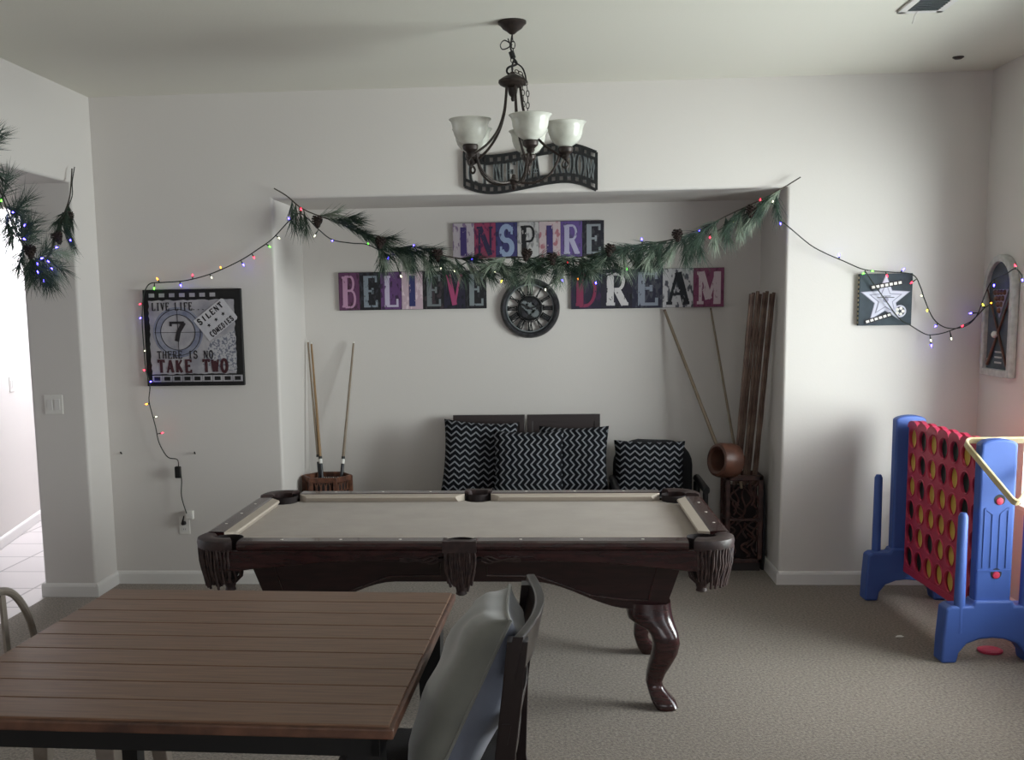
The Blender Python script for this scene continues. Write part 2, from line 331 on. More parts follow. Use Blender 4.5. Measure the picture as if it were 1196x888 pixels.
CUE1=[(-1.706,7.6,1.535),(-1.614,7.42,0.769)]
CUE2=[(-1.685,7.6,1.523),(-1.593,7.42,0.68)]
CUE3=[(-1.343,7.6,1.524),(-1.415,7.42,0.679)]
RC1=[(0.783,7.62,1.708),(1.086,7.3,0.852)]
RC2=[(1.091,7.61,1.715),(1.246,7.2,0.554)]
ST0=[(1.342,7.5,1.812),(1.277,7.26,0.624)]
ST1=[(1.373,7.52,1.817),(1.299,7.29,0.619)]
ST2=[(1.411,7.54,1.811),(1.327,7.32,0.614)]
ST3=[(1.431,7.5,1.816),(1.338,7.26,0.623)]
ST4=[(1.463,7.52,1.816),(1.371,7.29,0.619)]
ST5=[(1.495,7.54,1.804),(1.399,7.32,0.614)]
ST6=[(1.415,7.5,1.794),(1.266,7.26,0.624)]
ST7=[(1.474,7.52,1.81),(1.354,7.29,0.619)]
CONES=[(-1.397,6.78,2.267),(-1.007,6.78,2.136),(-0.669,6.78,2.053),(-0.124,6.78,2.048),(0.02,6.78,2.02),(0.374,6.78,2.064),(0.764,6.78,2.142),(1.199,6.78,2.273)]
WAVE_T=[(-0.501,6.83,2.681),(-0.398,6.83,2.649),(-0.305,6.83,2.647),(-0.202,6.83,2.659),(-0.099,6.83,2.681),(0.004,6.83,2.699),(0.08,6.83,2.707),(0.182,6.83,2.694),(0.294,6.83,2.652)]
WAVE_B=[(-0.499,6.83,2.47),(-0.411,6.83,2.438),(-0.308,6.83,2.43),(-0.204,6.83,2.443),(-0.101,6.83,2.461),(0.002,6.83,2.479),(0.115,6.83,2.486),(0.207,6.83,2.469),(0.289,6.83,2.432)]
# ------------------------------------------------------------------ room shell
XL, XR, YW, YN, ZC = -2.81, 2.583, 6.851, 7.643, 3.06
NL, NR, NT = -1.688, 1.423, 2.425
OY1, OY0, OZ, XH = 6.52, 4.0, 2.512, -3.143
def edges_bevel(o, test, width=.02, seg=4):
    bm = bmesh.new(); bm.from_mesh(o.data)
    es = [e for e in bm.edges if test(e.verts[0].co+o.location, e.verts[1].co+o.location)]
    bmesh.ops.bevel(bm, geom=es, offset=width, segments=seg, affect='EDGES', profile=.5)
    bm.normal_update(); bm.to_mesh(o.data); bm.free()
m = MB(); m.prism([(XL,0),(NL,0),(NL,NT),(NR,NT),(NR,0),(XR+.2,0),(XR+.2,ZC),(XL,ZC)], (0,0,0), EX, EZ, EY, YW, YN)
o = struct(m.build('wall_back', M_WALL))
def niche_edge(a, b):
    if abs(a.y-YW) > 1e-3 or abs(b.y-YW) > 1e-3: return False
    on = lambda p: (abs(p.x-NL) < 1e-3 or abs(p.x-NR) < 1e-3) and p.z <= NT+1e-3
    return on(a) and on(b) and ((a-b).length > .5) and (abs(a.z-NT) < 1e-3 or abs(b.z-NT) < 1e-3)
edges_bevel(o, niche_edge, .018)
m = MB(); m.box(XL-.33, XR+.2, YN, YN+.12, 0, ZC); struct(m.build('wall_niche', M_WALL))
# left wall with the wide opening to the hall
m = MB(); m.prism([(-3.0,0),(OY0,0),(OY0,OZ),(OY1,OZ),(OY1,0),(YN,0),(YN,ZC),(-3.0,ZC)], (0,0,0), EY, EZ, EX, XH, XL)
o = struct(m.build('wall_left', M_WALL))
def open_edge(a, b):
    on = lambda p: (abs(p.y-OY0) < 1e-3 or abs(p.y-OY1) < 1e-3) and p.z <= OZ+1e-3
    return on(a) and on(b) and abs(a.x-b.x) < 1e-3 and (a-b).length > .5 and (abs(a.z-OZ) < 1e-3 or abs(b.z-OZ) < 1e-3)
edges_bevel(o, open_edge, .018)
# right wall with two windows
WZ0, WZ1 = .62, 2.3
def wall_windows(name, x0, x1, ys, z0, z1, y0=-3.0, y1=YW):
    m = MB(); m.box(x0, x1, y0, y1, 0, z0); m.box(x0, x1, y0, y1, z1, ZC)
    e = [y0]+[q for w in ys for q in w]+[y1]
    for i in range(0, len(e), 2): m.box(x0, x1, e[i], e[i+1], z0, z1)
    return struct(m.build(name, M_WALL))
WINS = [(4.0, 6.17), (.3, 2.5)]
wall_windows('wall_right', XR, XR+.2, sorted(WINS), WZ0, WZ1)
m = MB(); m.box(XL-.33, -1.1, -3.15, -3.0, 0, ZC); m.box(1.7, XR+.2, -3.15, -3.0, 0, ZC); m.box(-1.1, 1.7, -3.15, -3.0, 0, .8); m.box(-1.1, 1.7, -3.15, -3.0, 2.5, ZC)
struct(m.build('wall_rear', M_WALL))
m = MB(); m.box(-8.0, XR+.2, -3.2, 11.2, ZC, ZC+.12); struct(m.build('ceiling', M_CEIL))
m = MB(); m.box(-3.13, XR+.2, -3.15, YN+.12, -.1, 0); struct(m.build('floor', M_CARPET))
def tile_mat():
    m = mat('hall_floor_tile', (206, 198, 196), .35); nt = m.node_tree; N = nt.nodes; L = nt.links
    tc = N.new('ShaderNodeTexCoord'); br = N.new('ShaderNodeTexBrick'); br.offset = 0
    br.inputs['Color1'].default_value = lin((208,200,197)); br.inputs['Color2'].default_value = lin((200,192,190)); br.inputs['Mortar'].default_value = lin((150,142,140))
    br.inputs['Scale'].default_value = 1; br.inputs['Brick Width'].default_value = .45; br.inputs['Row Height'].default_value = .45; br.inputs['Mortar Size'].default_value = .008
    L.new(tc.outputs['Object'], br.inputs['Vector']); L.new(br.outputs['Color'], N['Principled BSDF'].inputs['Base Color']); return m
m = MB(); m.box(-8.0, -3.13, -3.15, 11.2, -.1, -.002); struct(m.build('floor_hall', tile_mat()))
# hall beyond the opening
m = MB(); m.prism([(-4.12,7.86),(-4.62,10.4),(-4.62,11.1),(-8,11.1),(-8,7.86)], (0,0,0), EX, EY, EZ, 0, ZC); struct(m.build('wall_hall_left', M_WALL))
m = MB(); m.box(-4.7, XH+.0, 10.6, 10.75, 0, ZC); struct(m.build('wall_hall_end', M_WALL))
m = MB(); m.box(-4.12, XH, 7.86, 8.0, 2.512, ZC); struct(m.build('wall_hall_header', M_WALL))
m = MB(); m.box(XH, XL, YN+.121, 10.6, 0, ZC); struct(m.build('wall_hall_right', M_WALL))
m = MB(); m.box(-8.0, XH, -3.15, -3.0, 0, ZC); struct(m.build('wall_hall_near', M_WALL))
m = MB(); m.box(-8.1, -8.0, -3.1, 7.8, 0, .5); m.box(-8.1, -8.0, -3.1, 7.8, 2.7, ZC); m.box(-8.1, -8.0, -3.1, 4.5, .5, 2.7); struct(m.build('wall_hall_far', M_WALL))
# baseboards
def baseboard(name, segs):
    m = MB()
    for (a, b, n) in segs:   # floor line from a to b, n = direction into the room
        a = Vector(a+(0,)); b = Vector(b+(0,)); n = Vector(n+(0,)); t = (b-a).normalized()
        prof = [(0,0),(.015,0),(.015,.066),(.011,.078),(.004,.085),(0,.085)]
        m.prism(prof, a, n, EZ, t, 0, (b-a).length)
    return struct(m.build(name, M_TRIM))
baseboard('baseboard_back', [((XL,YW),(NL-.0,YW),(0,-1)), ((NR,YW),(XR,YW),(0,-1)), ((NL,YN),(NR,YN),(0,-1)), ((NL,YW-.015),(NL,YN),(1,0)), ((NR,YW-.015),(NR,YN),(-1,0))])
baseboard('baseboard_left', [((XL,OY1-.015),(XL,YW),(1,0)), ((XH-.015,OY1),(XL,OY1),(0,-1)), ((XL,-3),(XL,OY0),(1,0)), ((XH,OY1),(XH,10.6),(-1,0))])
baseboard('baseboard_right', [((XR,-3),(XR,YW),(-1,0))])
d = Vector((-.5,2.54)).normalized()
baseboard('baseboard_hall', [((-4.12,7.845),(-4.62,10.4),(d.y,-d.x)), ((-8,7.86),(-4.105,7.86),(0,-1))])
# windows: frame, sash bars and thin panes
def glass_mat():
    m = bpy.data.materials.new('window_glass'); m.use_nodes = True; nt = m.node_tree; N = nt.nodes; L = nt.links
    N.remove(N['Principled BSDF']); t = N.new('ShaderNodeBsdfTransparent'); g = N.new('ShaderNodeBsdfGlossy'); g.inputs['Roughness'].default_value = .02
    mx = N.new('ShaderNodeMixShader'); mx.inputs[0].default_value = .06
    L.new(t.outputs[0], mx.inputs[1]); L.new(g.outputs[0], mx.inputs[2]); L.new(mx.outputs[0], N['Material Output'].inputs[0]); return m
M_PANE = glass_mat()
for k, (a, b) in enumerate(sorted(WINS, reverse=True)):
    m = MB(); x0, x1 = XR+.10, XR+.15; mid = (a+b)/2
    for bx in ((a,a+.05,WZ0,WZ1),(b-.05,b,WZ0,WZ1),(a,b,WZ0,WZ0+.05),(a,b,WZ1-.05,WZ1),(mid-.025,mid+.025,WZ0,WZ1)): m.box(x0, x1, bx[0], bx[1], bx[2], bx[3])
    w = struct(m.build('window_%d' % (k+1), M_TRIM))
    MB().box(x0+.022, x0+.028, a+.02, b-.02, WZ0+.02, WZ1-.02).build('pane', M_PANE, w)
    MB().box(XR-.015, XR+.1, a-.02, b+.02, WZ0-.02, WZ0+.003).build('sill', M_TRIM, w)
m = MB(); 
for bx in ((-1.1,-1.05,.8,2.5),(1.65,1.7,.8,2.5),(-1.1,1.7,.8,.85),(-1.1,1.7,2.45,2.5),(.27,.33,.8,2.5)): m.box(bx[0], bx[1], -3.1, -3.05, bx[2], bx[3])
w = struct(m.build('window_3', M_TRIM)); MB().box(-1.08, 1.68, -3.078, -3.072, .82, 2.48).build('pane', M_PANE, w)

# ------------------------------------------------------------------ pool table
PX, PY = -.37, 5.07
pt = thing('pool_table', 'dark mahogany pool table with beige cloth and fringed leather pockets', 'pool table', (PX, PY, 0))
L_, W_, NLx, NWy = 1.13, .65, 1.0, .5
def build_pool():
    P = lambda x, y: (PX+x, PY+y)
    # slate bed under cloth, notched at the six pockets
    bx, by = 1.045, .545
    out = [(-bx+.12,-by), (-.065,-by)]
    out += [(.0+.062*cos(radians(a)), -.555+.062*sin(radians(a))) for a in (150,120,90,60,30)]
    out += [(.065,-by), (bx-.12,-by)]
    out += [(1.015+.075*cos(radians(a)), -.515+.075*sin(radians(a))) for a in (190,165,135,105,80)]
    out += [(bx,-by+.12), (bx,by-.12)]
    out += [(1.015+.075*cos(radians(a)), .515+.075*sin(radians(a))) for a in (280,255,225,195,170)]
    out += [(bx-.12,by), (.065,by)]
    out += [(.062*cos(radians(a)), .555+.062*sin(radians(a))) for a in (-30,-60,-90,-120,-150)]
    out += [(-.065,by), (-bx+.12,by)]
    out += [(-1.015+.075*cos(radians(a)), .515+.075*sin(radians(a))) for a in (10,-15,-45,-75,-100)]
    out += [(-bx,by-.12), (-bx,-by+.12)]
    out += [(-1.015+.075*cos(radians(a)), -.515+.075*sin(radians(a))) for a in (100,75,45,15,-10)]
    MB().prism(out, (PX,PY,0), EX, EY, EZ, .715, .757).build('playing_surface', M_CLOTH, pt)
    # wooden rails and cloth cushions
    def rail(a, b, inner, outer, axis, sgn):
        m = MB(); prof = [(inner,.757),(inner,.793),(inner+.012,.796),(outer-.02,.796),(outer-.005,.79),(outer,.775),(outer-.002,.765),(outer-.012,.757)]
        c = MB(); cp = [(inner,.758),(inner,.793),(inner-.042,.788),(inner-.046,.781),(inner-.03,.758)]; cut = [0,0,.04,.045,.03]
        if axis == 'x':
            m.prism(prof, (PX,PY,0), EY*sgn, EZ, EX, a, b)
            r0 = [Vector((PX+a+k, PY+sgn*q[0], q[1])) for q, k in zip(cp, cut)]; r1 = [Vector((PX+b-k, PY+sgn*q[0], q[1])) for q, k in zip(cp, cut)]
        else:
            m.prism(prof, (PX,PY,0), EX*sgn, EZ, EY, a, b)
            r0 = [Vector((PX+sgn*q[0], PY+a+k, q[1])) for q, k in zip(cp, cut)]; r1 = [Vector((PX+sgn*q[0], PY+b-k, q[1])) for q, k in zip(cp, cut)]
        o = m.build('rail', M_DKWOOD, pt)
        c.loft([r0, r1], True, False); c.build('cushion', M_CUSH, pt)
        dm = MB(); mid = (inner+outer)/2
        ks = [.25,.5,.75] if axis == 'x' else [-.25,0,.25]
        for k in ks:
            if axis == 'x': cx, cy = PX+(k if a > 0 else -k), PY+sgn*mid
            else: cx, cy = PX+sgn*mid, PY+k
            MB().lathe([(0,.0012),(.0065,.0012),(.0065,-.003)], (cx,cy,.796), 10).build('diamond', M_PEARL, pt)
        return o
    for sg in (-1, 1):
        rail(.068, .93, .545, W_, 'x', sg); rail(-.93, -.068, .545, W_, 'x', sg); rail(-.43, .43, 1.045, L_, 'y', sg)
    # pockets
    def pocket(cx, cy, a0, a1, side):
        m = MB(); n = 14
        prof = [(.058,.795),(.07,.803),(.112,.803),(.128,.796),(.132,.778),(.129,.758),(.115,.750),(.065,.750)]
        if side:
            s = -1 if cy < 0 else 1
            m.lathe([(.05,.79),(.056,.801),(.07,.801),(.074,.79),(.074,.745),(.05,.745)], (PX+cx,PY+cy+s*.0,0), n, a0=radians(a0), a1=radians(a1), closed=True)
            m.box(PX-.07, PX+.07, PY+s*.641-.021, PY+s*.641+.021, .752, .80)
        else:
            m.lathe(prof, (PX+cx,PY+cy,0), n, a0=radians(a0), a1=radians(a1), closed=True)
        o = m.build('pocket', M_LEATH, pt, angle=50)
        MB().lathe([(.064,.79),(.06,.74),(.05,.66),(.03,.615),(0,.61)], (PX+cx,PY+cy,0), 18).build('pocket_lining', M_POCK, o)
        f = MB(); rnd = random.Random(int(cx*10+cy*100))
        if side: base = [(PX-.062+.124*i/12, PY+(cy/abs(cy))*.655) for i in range(13)]
        else: base = [(PX+cx+.124*cos(radians(a0+8+(a1-a0-16)*i/17)), PY+cy+.124*sin(radians(a0+8+(a1-a0-16)*i/17))) for i in range(18)]
        for lay in (0, 1):
            for i, (x, y) in enumerate(base):
                zb = .615+rnd.uniform(-.012,.02)-(.02 if .2 < i/len(base) < .8 else 0)+lay*.01
                k = .9 if lay else 1.0; ccx, ccy = PX+cx, PY+cy
                x1 = ccx+(x-ccx)*k; y1 = ccy+(y-ccy)*(k if not side else 1)-(0 if not side else lay*.008*cy/abs(cy))
                pts = []
                for j in range(6):
                    t = j/5; dr = 1-.22*t*t
                    pts.append((ccx+(x1-ccx)*dr+rnd.uniform(-.003,.003), ccy+(y1-ccy)*(1-.1*t if side else dr)+rnd.uniform(-.003,.003), .762+(zb-.762)*t))
                f.tube(pts, .0058, 5)
        f.build('fringe', M_FRINGE, o)
        nb = MB()
        nc = (PX+cx, PY+cy)
        for i in range(12):
            a = 2*pi*i/12
            nb.tube([(nc[0]+.058*cos(a),nc[1]+.058*sin(a),.66),(nc[0]+.05*cos(a+.25),nc[1]+.05*sin(a+.25),.62),(nc[0]+.024*cos(a+.4),nc[1]+.024*sin(a+.4),.595)], .005, 5)
        nb.lathe([(.0,.604),(.024,.604),(.024,.585),(.02,.575),(.024,.562),(.014,.556),(0,.556)], (nc[0],nc[1],0), 12)
        nb.build('pocket_net', M_FRINGE, o)
    pocket(1.0, -.52, -112, 22, False); pocket(-1.0, -.52, 158, 292, False)
    pocket(1.0, .52, -22, 112, False); pocket(-1.0, .52, 68, 202, False)
    pocket(0, -.585, 180, 360, True); pocket(0, .585, 0, 180, True)
    # apron below the rails, scalloped
    for sg in (-1, 1):
        prof = [(-1.02,.757)]+[(-1.02,.672),(-.93,.668),(-.88,.676),(-.6,.703),(-.3,.712),(-.16,.714),(-.12,.722),(-.08,.73),(.08,.73),(.12,.722),(.16,.714),(.3,.712),(.6,.703),(.88,.676),(.93,.668),(1.02,.672)]+[(1.02,.757)]
        m = MB().prism(prof, (PX,PY,0), EX, EZ, EY*sg, .60, .635)
        a = m.build('apron', M_DKWOOD, pt, bevel=.004)
        for s2 in (-1, 1):
            c = MB()
            for q in range(3):
                pts = [(PX+s2*(.09+.16*t), PY+sg*.637, .722-.005*q+.012*sin(t*9+q*1.5)*(1-t)) for t in [i/12 for i in range(13)]]
                c.tube(pts, .0045*(1-.1*q), 5)
            c.build('carving', M_LEATH, a)
        prof = [(-.52,.757),(-.52,.672),(-.4,.69),(0,.71),(.4,.69),(.52,.672),(.52,.757)]
        MB().prism(prof, (PX,PY,0), EY, EZ, EX*sg, 1.08, 1.112).build('apron', M_DKWOOD, pt, bevel=.004)
    MB().box(PX-1.08, PX+1.08, PY-.6, PY+.6, .70, .7149).build('slate_frame', M_CABINET, pt)
    # tapering cabinet with arched lower edge
    bot = [(-.865,.447),(-.72,.447)]+[(-.72+.42*t, .447+.128*(3*t*t-2*t*t*t)) for t in [i/10 for i in range(1,11)]]
    bot = bot+[(-x, z) for x, z in reversed(bot)]
    outl = bot+[(.94,.71),(-.94,.71)]
    m = MB(); n = len(outl)
    hw = lambda z: .40+.07*(z-.447)/.263
    a = [(PX+x, PY-hw(z), z) for x, z in outl]; b = [(PX+x, PY+hw(z), z) for x, z in outl]
    m.add(a+b, [tuple(range(n)), tuple(range(n, 2*n))[::-1]]+[(i, n+i, n+(i+1) % n, (i+1) % n) for i in range(n)])
    cab = m.build('cabinet', M_CABINET, pt)
    for sg in (-1, 1):
        for s2 in (-1, 1):
            mb = MB(); p = [(s2*.1,.69),(s2*.83,.69),(s2*.79,.49),(s2*.70,.49),(s2*.55,.51),(s2*.32,.6),(s2*.1,.605),(s2*.1,.69)]
            mb.tube([(PX+x, PY+sg*(hw(z)+.001), z) for x, z in p], .006, 6)
            mb.build('panel_moulding', M_DKWOOD, cab)
    # cabriole legs
    secs = [(.47,.80,.092),(.425,.80,.098),(.40,.805,.098),(.38,.822,.086),(.36,.846,.068),(.335,.862,.060),(.30,.870,.058),(.25,.864,.055),(.2,.847,.050),(.15,.830,.042),(.11,.822,.036),(.085,.828,.036),(.06,.842,.043),(.035,.86,.052),(.012,.872,.05),(0,.872,.042)]
    for sx in (-1, 1):
        for sy in (-1, 1):
            rings = []
            for z, c, h in secs:
                ring = []; cy = .30+(c-.79)*.9+ (.02 if h > .06 else .02)
                for k in range(20):
                    t = 2*pi*k/20; e = .62
                    ca, sa = cos(t), sin(t)
                    ring.append(Vector((PX+sx*(c+h*math.copysign(abs(ca)**e, ca)), PY+sy*(cy+h*math.copysign(abs(sa)**e, sa)), z)))
                rings.append(ring)
            MB().loft(rings).build('leg', M_DKWOOD, pt, angle=60)
build_pool()

# ------------------------------------------------------------------ dining table (counter height)
TX0, TX1, TY0, TY1, TZ = -1.385, -.303, 2.165, 3.25, .90
dt = thing('dining_table', 'square counter-height dining table with brown plank top and black base', 'dining table', ((TX0+TX1)/2, (TY0+TY1)/2, 0))
m = MB(); np_ = 9; w = (TY1-TY0-.02)/np_
for i in range(np_): m.box(TX0+.01, TX1-.01, TY0+.01+i*w+.0016, TY0+.01+(i+1)*w-.0016, TZ-.012, TZ)
m.build('tabletop', M_TOP, dt, bevel=.0022)
MB().box(TX0, TX1, TY0, TY1, TZ-.028, TZ-.005).build('top_edge', M_EDGE, dt, bevel=.004)
m = MB(); q = .035
for bx in ((TX0+q,TX1-q,TY0+q,TY0+q+.022),(TX0+q,TX1-q,TY1-q-.022,TY1-q),(TX0+q,TX0+q+.022,TY0+q,TY1-q),(TX1-q-.022,TX1-q,TY0+q,TY1-q)): m.box(*bx, TZ-.080, TZ-.028)
m.build('apron', M_BLACK, dt, bevel=.002)
for x in (TX0+.035, TX1-.105):
    for y in (TY0+.035, TY1-.105):
        r0 = [(x,y),(x+.07,y),(x+.07,y+.07),(x,y+.07)]; cx, cy = x+.035, y+.035
        MB().loft([[Vector((cx+(a-cx)*s, cy+(b-cy)*s, z)) for a, b in r0] for z, s in ((0,.62),(.6,.85),(TZ-.12,1),(TZ-.028,1))], True, False).build('leg', M_BLACK, dt)

dt.rotation_euler = (0, 0, radians(-2.0))

# ------------------------------------------------------------------ wooden counter chair on the right, seen edge-on
ch = thing('dining_chair', 'dark espresso wooden counter chair seen from its side, grey pillow on its seat', 'chair', (-.28, 2.52, 0))
for y in (2.27, 2.75):
    pts = [(-.03,0),(-.075,.3),(-.105,.6),(-.098,.8),(-.080,.95),(-.069,1.05)]
    MB().loft([[Vector((x-.022,y-.022,z)),Vector((x+.022,y-.022,z)),Vector((x+.022,y+.022,z)),Vector((x-.022,y+.022,z))] for x, z in [(q[0]+(.018 if y > 2.5 else 0), q[1]) for q in pts]], True, False).build('back_post', M_CHAIR, ch, bevel=.002, seg=1)
def crest(z0, z1, x0, name, lean=.25, bow=.05, th=.011):
    m = MB(); rings = []
    for i in range(17):
        t = i/16; y = 2.245+.55*t; bx = bow*sin(pi*t)+.018*t
        rings.append([Vector((x0+bx-th, y, z0)), Vector((x0+bx+th, y, z0)), Vector((x0+bx+th+(z1-z0)*lean, y, z1)), Vector((x0+bx-th+(z1-z0)*lean, y, z1))])
    m.loft(rings, True, True); return m.build(name, M_CHAIR, ch, bevel=.004)
crest(.96, 1.062, -.088, 'crest_rail', .2, .034); crest(.82, .87, -.105, 'back_slat', .2, .02); crest(.72, .76, -.112, 'back_slat', .1, .015)
MB().box(-.52, -.09, 2.29, 2.74, .57, .605).build('seat_frame', M_CHAIR, ch, bevel=.006)
MB().box(-.53, -.10, 2.26, 2.79, .605, .65).build('seat', M_SEAT, ch, bevel=.018, seg=4)
for y in (2.27, 2.75): MB().loft([[Vector((-.49+a*s, y+b*s, z)) for a, b in ((-.022,-.022),(.022,-.022),(.022,.022),(-.022,.022))] for z, s in ((0,.8),(.57,1))], True, False).build('leg', M_CHAIR, ch, bevel=.003)
for y in (2.27, 2.75): MB().box(-.48, -.08, y-.012, y+.012, .2, .235).build('stretcher', M_CHAIR, ch)
MB().box(-.5, -.48, 2.28, 2.74, .25, .29).build('stretcher', M_CHAIR, ch)

def cushion_mesh(a, b, T, n=18, pinch=.07, seed=0, wr=.0, front=1, back=1):
    """pillow in local XZ plane (a x b), thickness T along Y; returns front verts grid, back verts grid"""
    rnd = random.Random(seed); ph = [rnd.uniform(0, 6) for _ in range(6)]
    F, Bk = [], []
    for j in range(n+1):
        v = -1+2*j/n
        for i in range(n+1):
            u = -1+2*i/n
            x = u*a/2*(1-pinch*(1-v*v)*abs(u)**3); z = v*b/2*(1-pinch*(1-u*u)*abs(v)**3)
            h = T/2*((1-u**4)*(1-v**4))**.55
            wv = wr*(sin(5*u+3*v+ph[0])+sin(9*v-4*u+ph[1])+.7*sin(13*u*v+ph[2]))*((1-u*u)*(1-v*v))**.3
            F.append(Vector((x, -h*front-wv, z))); Bk.append(Vector((x, h*back+wv*.7, z)))
    return F, Bk, n
def cushion(name, a, b, T, mats, mtx, label, cat, group=None, seed=0, wr=0, piping=None, pinch=.07, front=1, back=1):
    F, Bk, n = cushion_mesh(a, b, T, seed=seed, wr=wr, pinch=pinch, front=front, back=back); m = MB(); w = n+1
    fs = [(j*w+i, j*w+i+1, (j+1)*w+i+1, (j+1)*w+i) for j in range(n) for i in range(n)]
    m.add(F, fs, True); m.add(Bk, [f[::-1] for f in fs], True)
    o = m.build(name, mats[0], None, local=True, fix=False, angle=180)
    bm = bmesh.new(); bm.from_mesh(o.data); bmesh.ops.remove_doubles(bm, verts=bm.verts, dist=.0004)
    bmesh.ops.recalc_face_normals(bm, faces=bm.faces); bm.to_mesh(o.data); bm.free()
    if len(mats) > 1:
        o.data.materials.append(mats[1])
        for p in o.data.polygons: p.material_index = 0 if p.center.y < 0 else 1
    o.matrix_world = mtx; tag(o, label, cat, group)
    if piping:
        pts = [F[i] for i in range(n+1)]+[F[j*w+n] for j in range(1, n+1)]+[F[n*w+i] for i in range(n-1, -1, -1)]+[F[j*w] for j in range(n-1, 0, -1)]
        pp = MB().tube([Vector(p) for p in pts], .004, 6, closed=True).build('piping', piping, o, local=True)
    return o
# large grey pillow: face towards -X
mt = Matrix.Translation((-.19, 2.50, .857)) @ Matrix.Rotation(radians(-90), 4, 'Z') @ Matrix.Rotation(radians(-25), 4, 'X') @ Matrix.Rotation(radians(-5), 4, 'Y')
cushion('pillow', .45, .46, .20, [M_VELV, M_DENIM], mt, 'big sage grey velvet pillow leaning on the espresso chair beside the dining table', 'pillow', seed=3, wr=.004, piping=M_VELV, front=.9, back=.85)

# ------------------------------------------------------------------ metal stool at the left of the table
st = thing('metal_stool', 'galvanised metal stool with curved tube backrest at left of the dining table', 'stool', (-1.33, 2.87, 0))
m = MB(); m.box(-1.52, -1.14, 2.68, 3.06, .665, .685); m.build('seat', M_STEEL, st, bevel=.03, seg=4)
for sx, sy in ((-1,-1),(1,-1),(1,1),(-1,1)):
    cx, cy = -1.33+sx*.165, 2.87+sy*.165; bx, by = -1.33+sx*.215, 2.87+sy*.215
    MB().loft([[Vector((c+a*s, d+b*s, z)) for a, b in ((-.022,-.022),(.022,-.022),(.022,.022),(-.022,.022))] for c, d, s, z in ((bx,by,.55,0),(cx,cy,1.25,.667))], True, False).build('leg', M_STEEL, st, bevel=.004)
hoop = [(-1.50,2.70,.67),(-1.515,2.69,.75),(-1.525,2.70,.87),(-1.53,2.74,.95),(-1.53,2.81,.985),(-1.53,2.90,.985),(-1.53,2.98,.955),(-1.53,3.05,.88),(-1.525,3.08,.78),(-1.50,3.05,.67)]
MB().tube(catmull(hoop, 6), .0115, 10).build('backrest', M_STEEL, st)
MB().loft([[Vector((x-.004,2.90,z)),Vector((x+.004,2.90,z)),Vector((x+.004,2.925,z)),Vector((x-.004,2.925,z))] for x, z in ((-1.50,.68),(-1.525,.80),(-1.53,.975))], True, False).build('back_splat', M_STEEL, st)
m = MB()
for a, b in (((-1.50,2.70),(-1.16,2.70)),((-1.16,2.70),(-1.16,3.04)),((-1.16,3.04),(-1.5,3.04)),((-1.5,3.04),(-1.5,2.70))): m.tube([(a[0]+(-.045 if a[0] < -1.3 else .045)*.65,a[1]+(-.045 if a[1] < 2.87 else .045)*.65,.25),(b[0]+(-.045 if b[0] < -1.3 else .045)*.65,b[1]+(-.045 if b[1] < 2.87 else .045)*.65,.25)], .009, 8)
m.build('footrest', M_STEEL, st)
# ------------------------------------------------------------------ bench, armchair and herringbone cushions in the niche
be = thing('bench', 'black padded bench with two-panel dark wooden back in the wall niche', 'bench', (-.15, 7.2, 0))
MB().box(-.70, .40, 6.93, 7.45, .36, .47).build('seat', M_FAB, be, bevel=.03, seg=3)
MB().box(-.70, .40, 6.95, 7.50, .30, .36).build('seat_frame', M_BENCH, be, bevel=.008)
for x0, x1 in ((-.655,-.165),(-.150,.345)):
    m = MB(); tl = lambda z: 7.46+.06*(z-.4)
    for (a, b, c, d) in ((x0,x1,.97,1.015),(x0,x0+.04,.36,.97),(x1-.04,x1,.36,.97),(x0,x1,.5,.54)):
        m.loft([[Vector((a,tl(z),z)),Vector((b,tl(z),z)),Vector((b,tl(z)+.03,z)),Vector((a,tl(z)+.03,z))] for z in (c,d)], True, False)
    fr = m.build('back_frame', M_BENCH, be, bevel=.004)
    MB().loft([[Vector((x0+.04,tl(z)+.008,z)),Vector((x1-.04,tl(z)+.008,z)),Vector((x1-.04,tl(z)+.02,z)),Vector((x0+.04,tl(z)+.02,z))] for z in (.5,.975)], True, False).build('back_panel', M_BENCH, fr)
MB().box(-.66, .37, 7.30, 7.43, .47, .60).build('lumbar_pad', M_FAB, be, bevel=.03, seg=3)
for x in (-.68, .33):
    for y in (6.97, 7.43): MB().loft([[Vector((x+a*s,y+b*s,z)) for a, b in ((0,0),(.05,0),(.05,.05),(0,.05))] for z, s in ((0,.7),(.30,1))], True, False).build('leg', M_BENCH, be)
ac = thing('armchair', 'black armchair with rounded padded back and round-capped arms, right of the bench', 'armchair', (.69, 7.2, 0))
MB().box(.44, .93, 6.93, 7.42, .30, .46).build('seat', M_FAB, ac, bevel=.04, seg=3)
out = [(.43,.40)]+[(.96,.40)]+[(.96-.17*(1-cos(radians(a))), .67+.17*sin(radians(a))) for a in range(0,91,15)]+[(.60,.845)]+[(.43+.17*(1-cos(radians(a))), .675+.17*sin(radians(a))) for a in range(90,-1,-15)]
MB().prism(out, (0,0,0), EX, EZ, EY, 7.42, 7.50).build('back', M_FAB, ac, bevel=.025, seg=3)
for x in (.425, .99):
    m = MB(); m.tube([(x,7.02,.0),(x,7.02,.56)], .018, 10); m.tube([(x,7.44,.0),(x,7.44,.56)], .022, 10)
    m.build('arm_post', M_BLACK, ac)
    m = MB(); m.tube([(x,6.97,.57),(x,7.0,.575),(x,7.44,.585),(x,7.49,.575)], [.02,.025,.025,.02], 12); m.build('arm_rest', M_BLACK, ac)
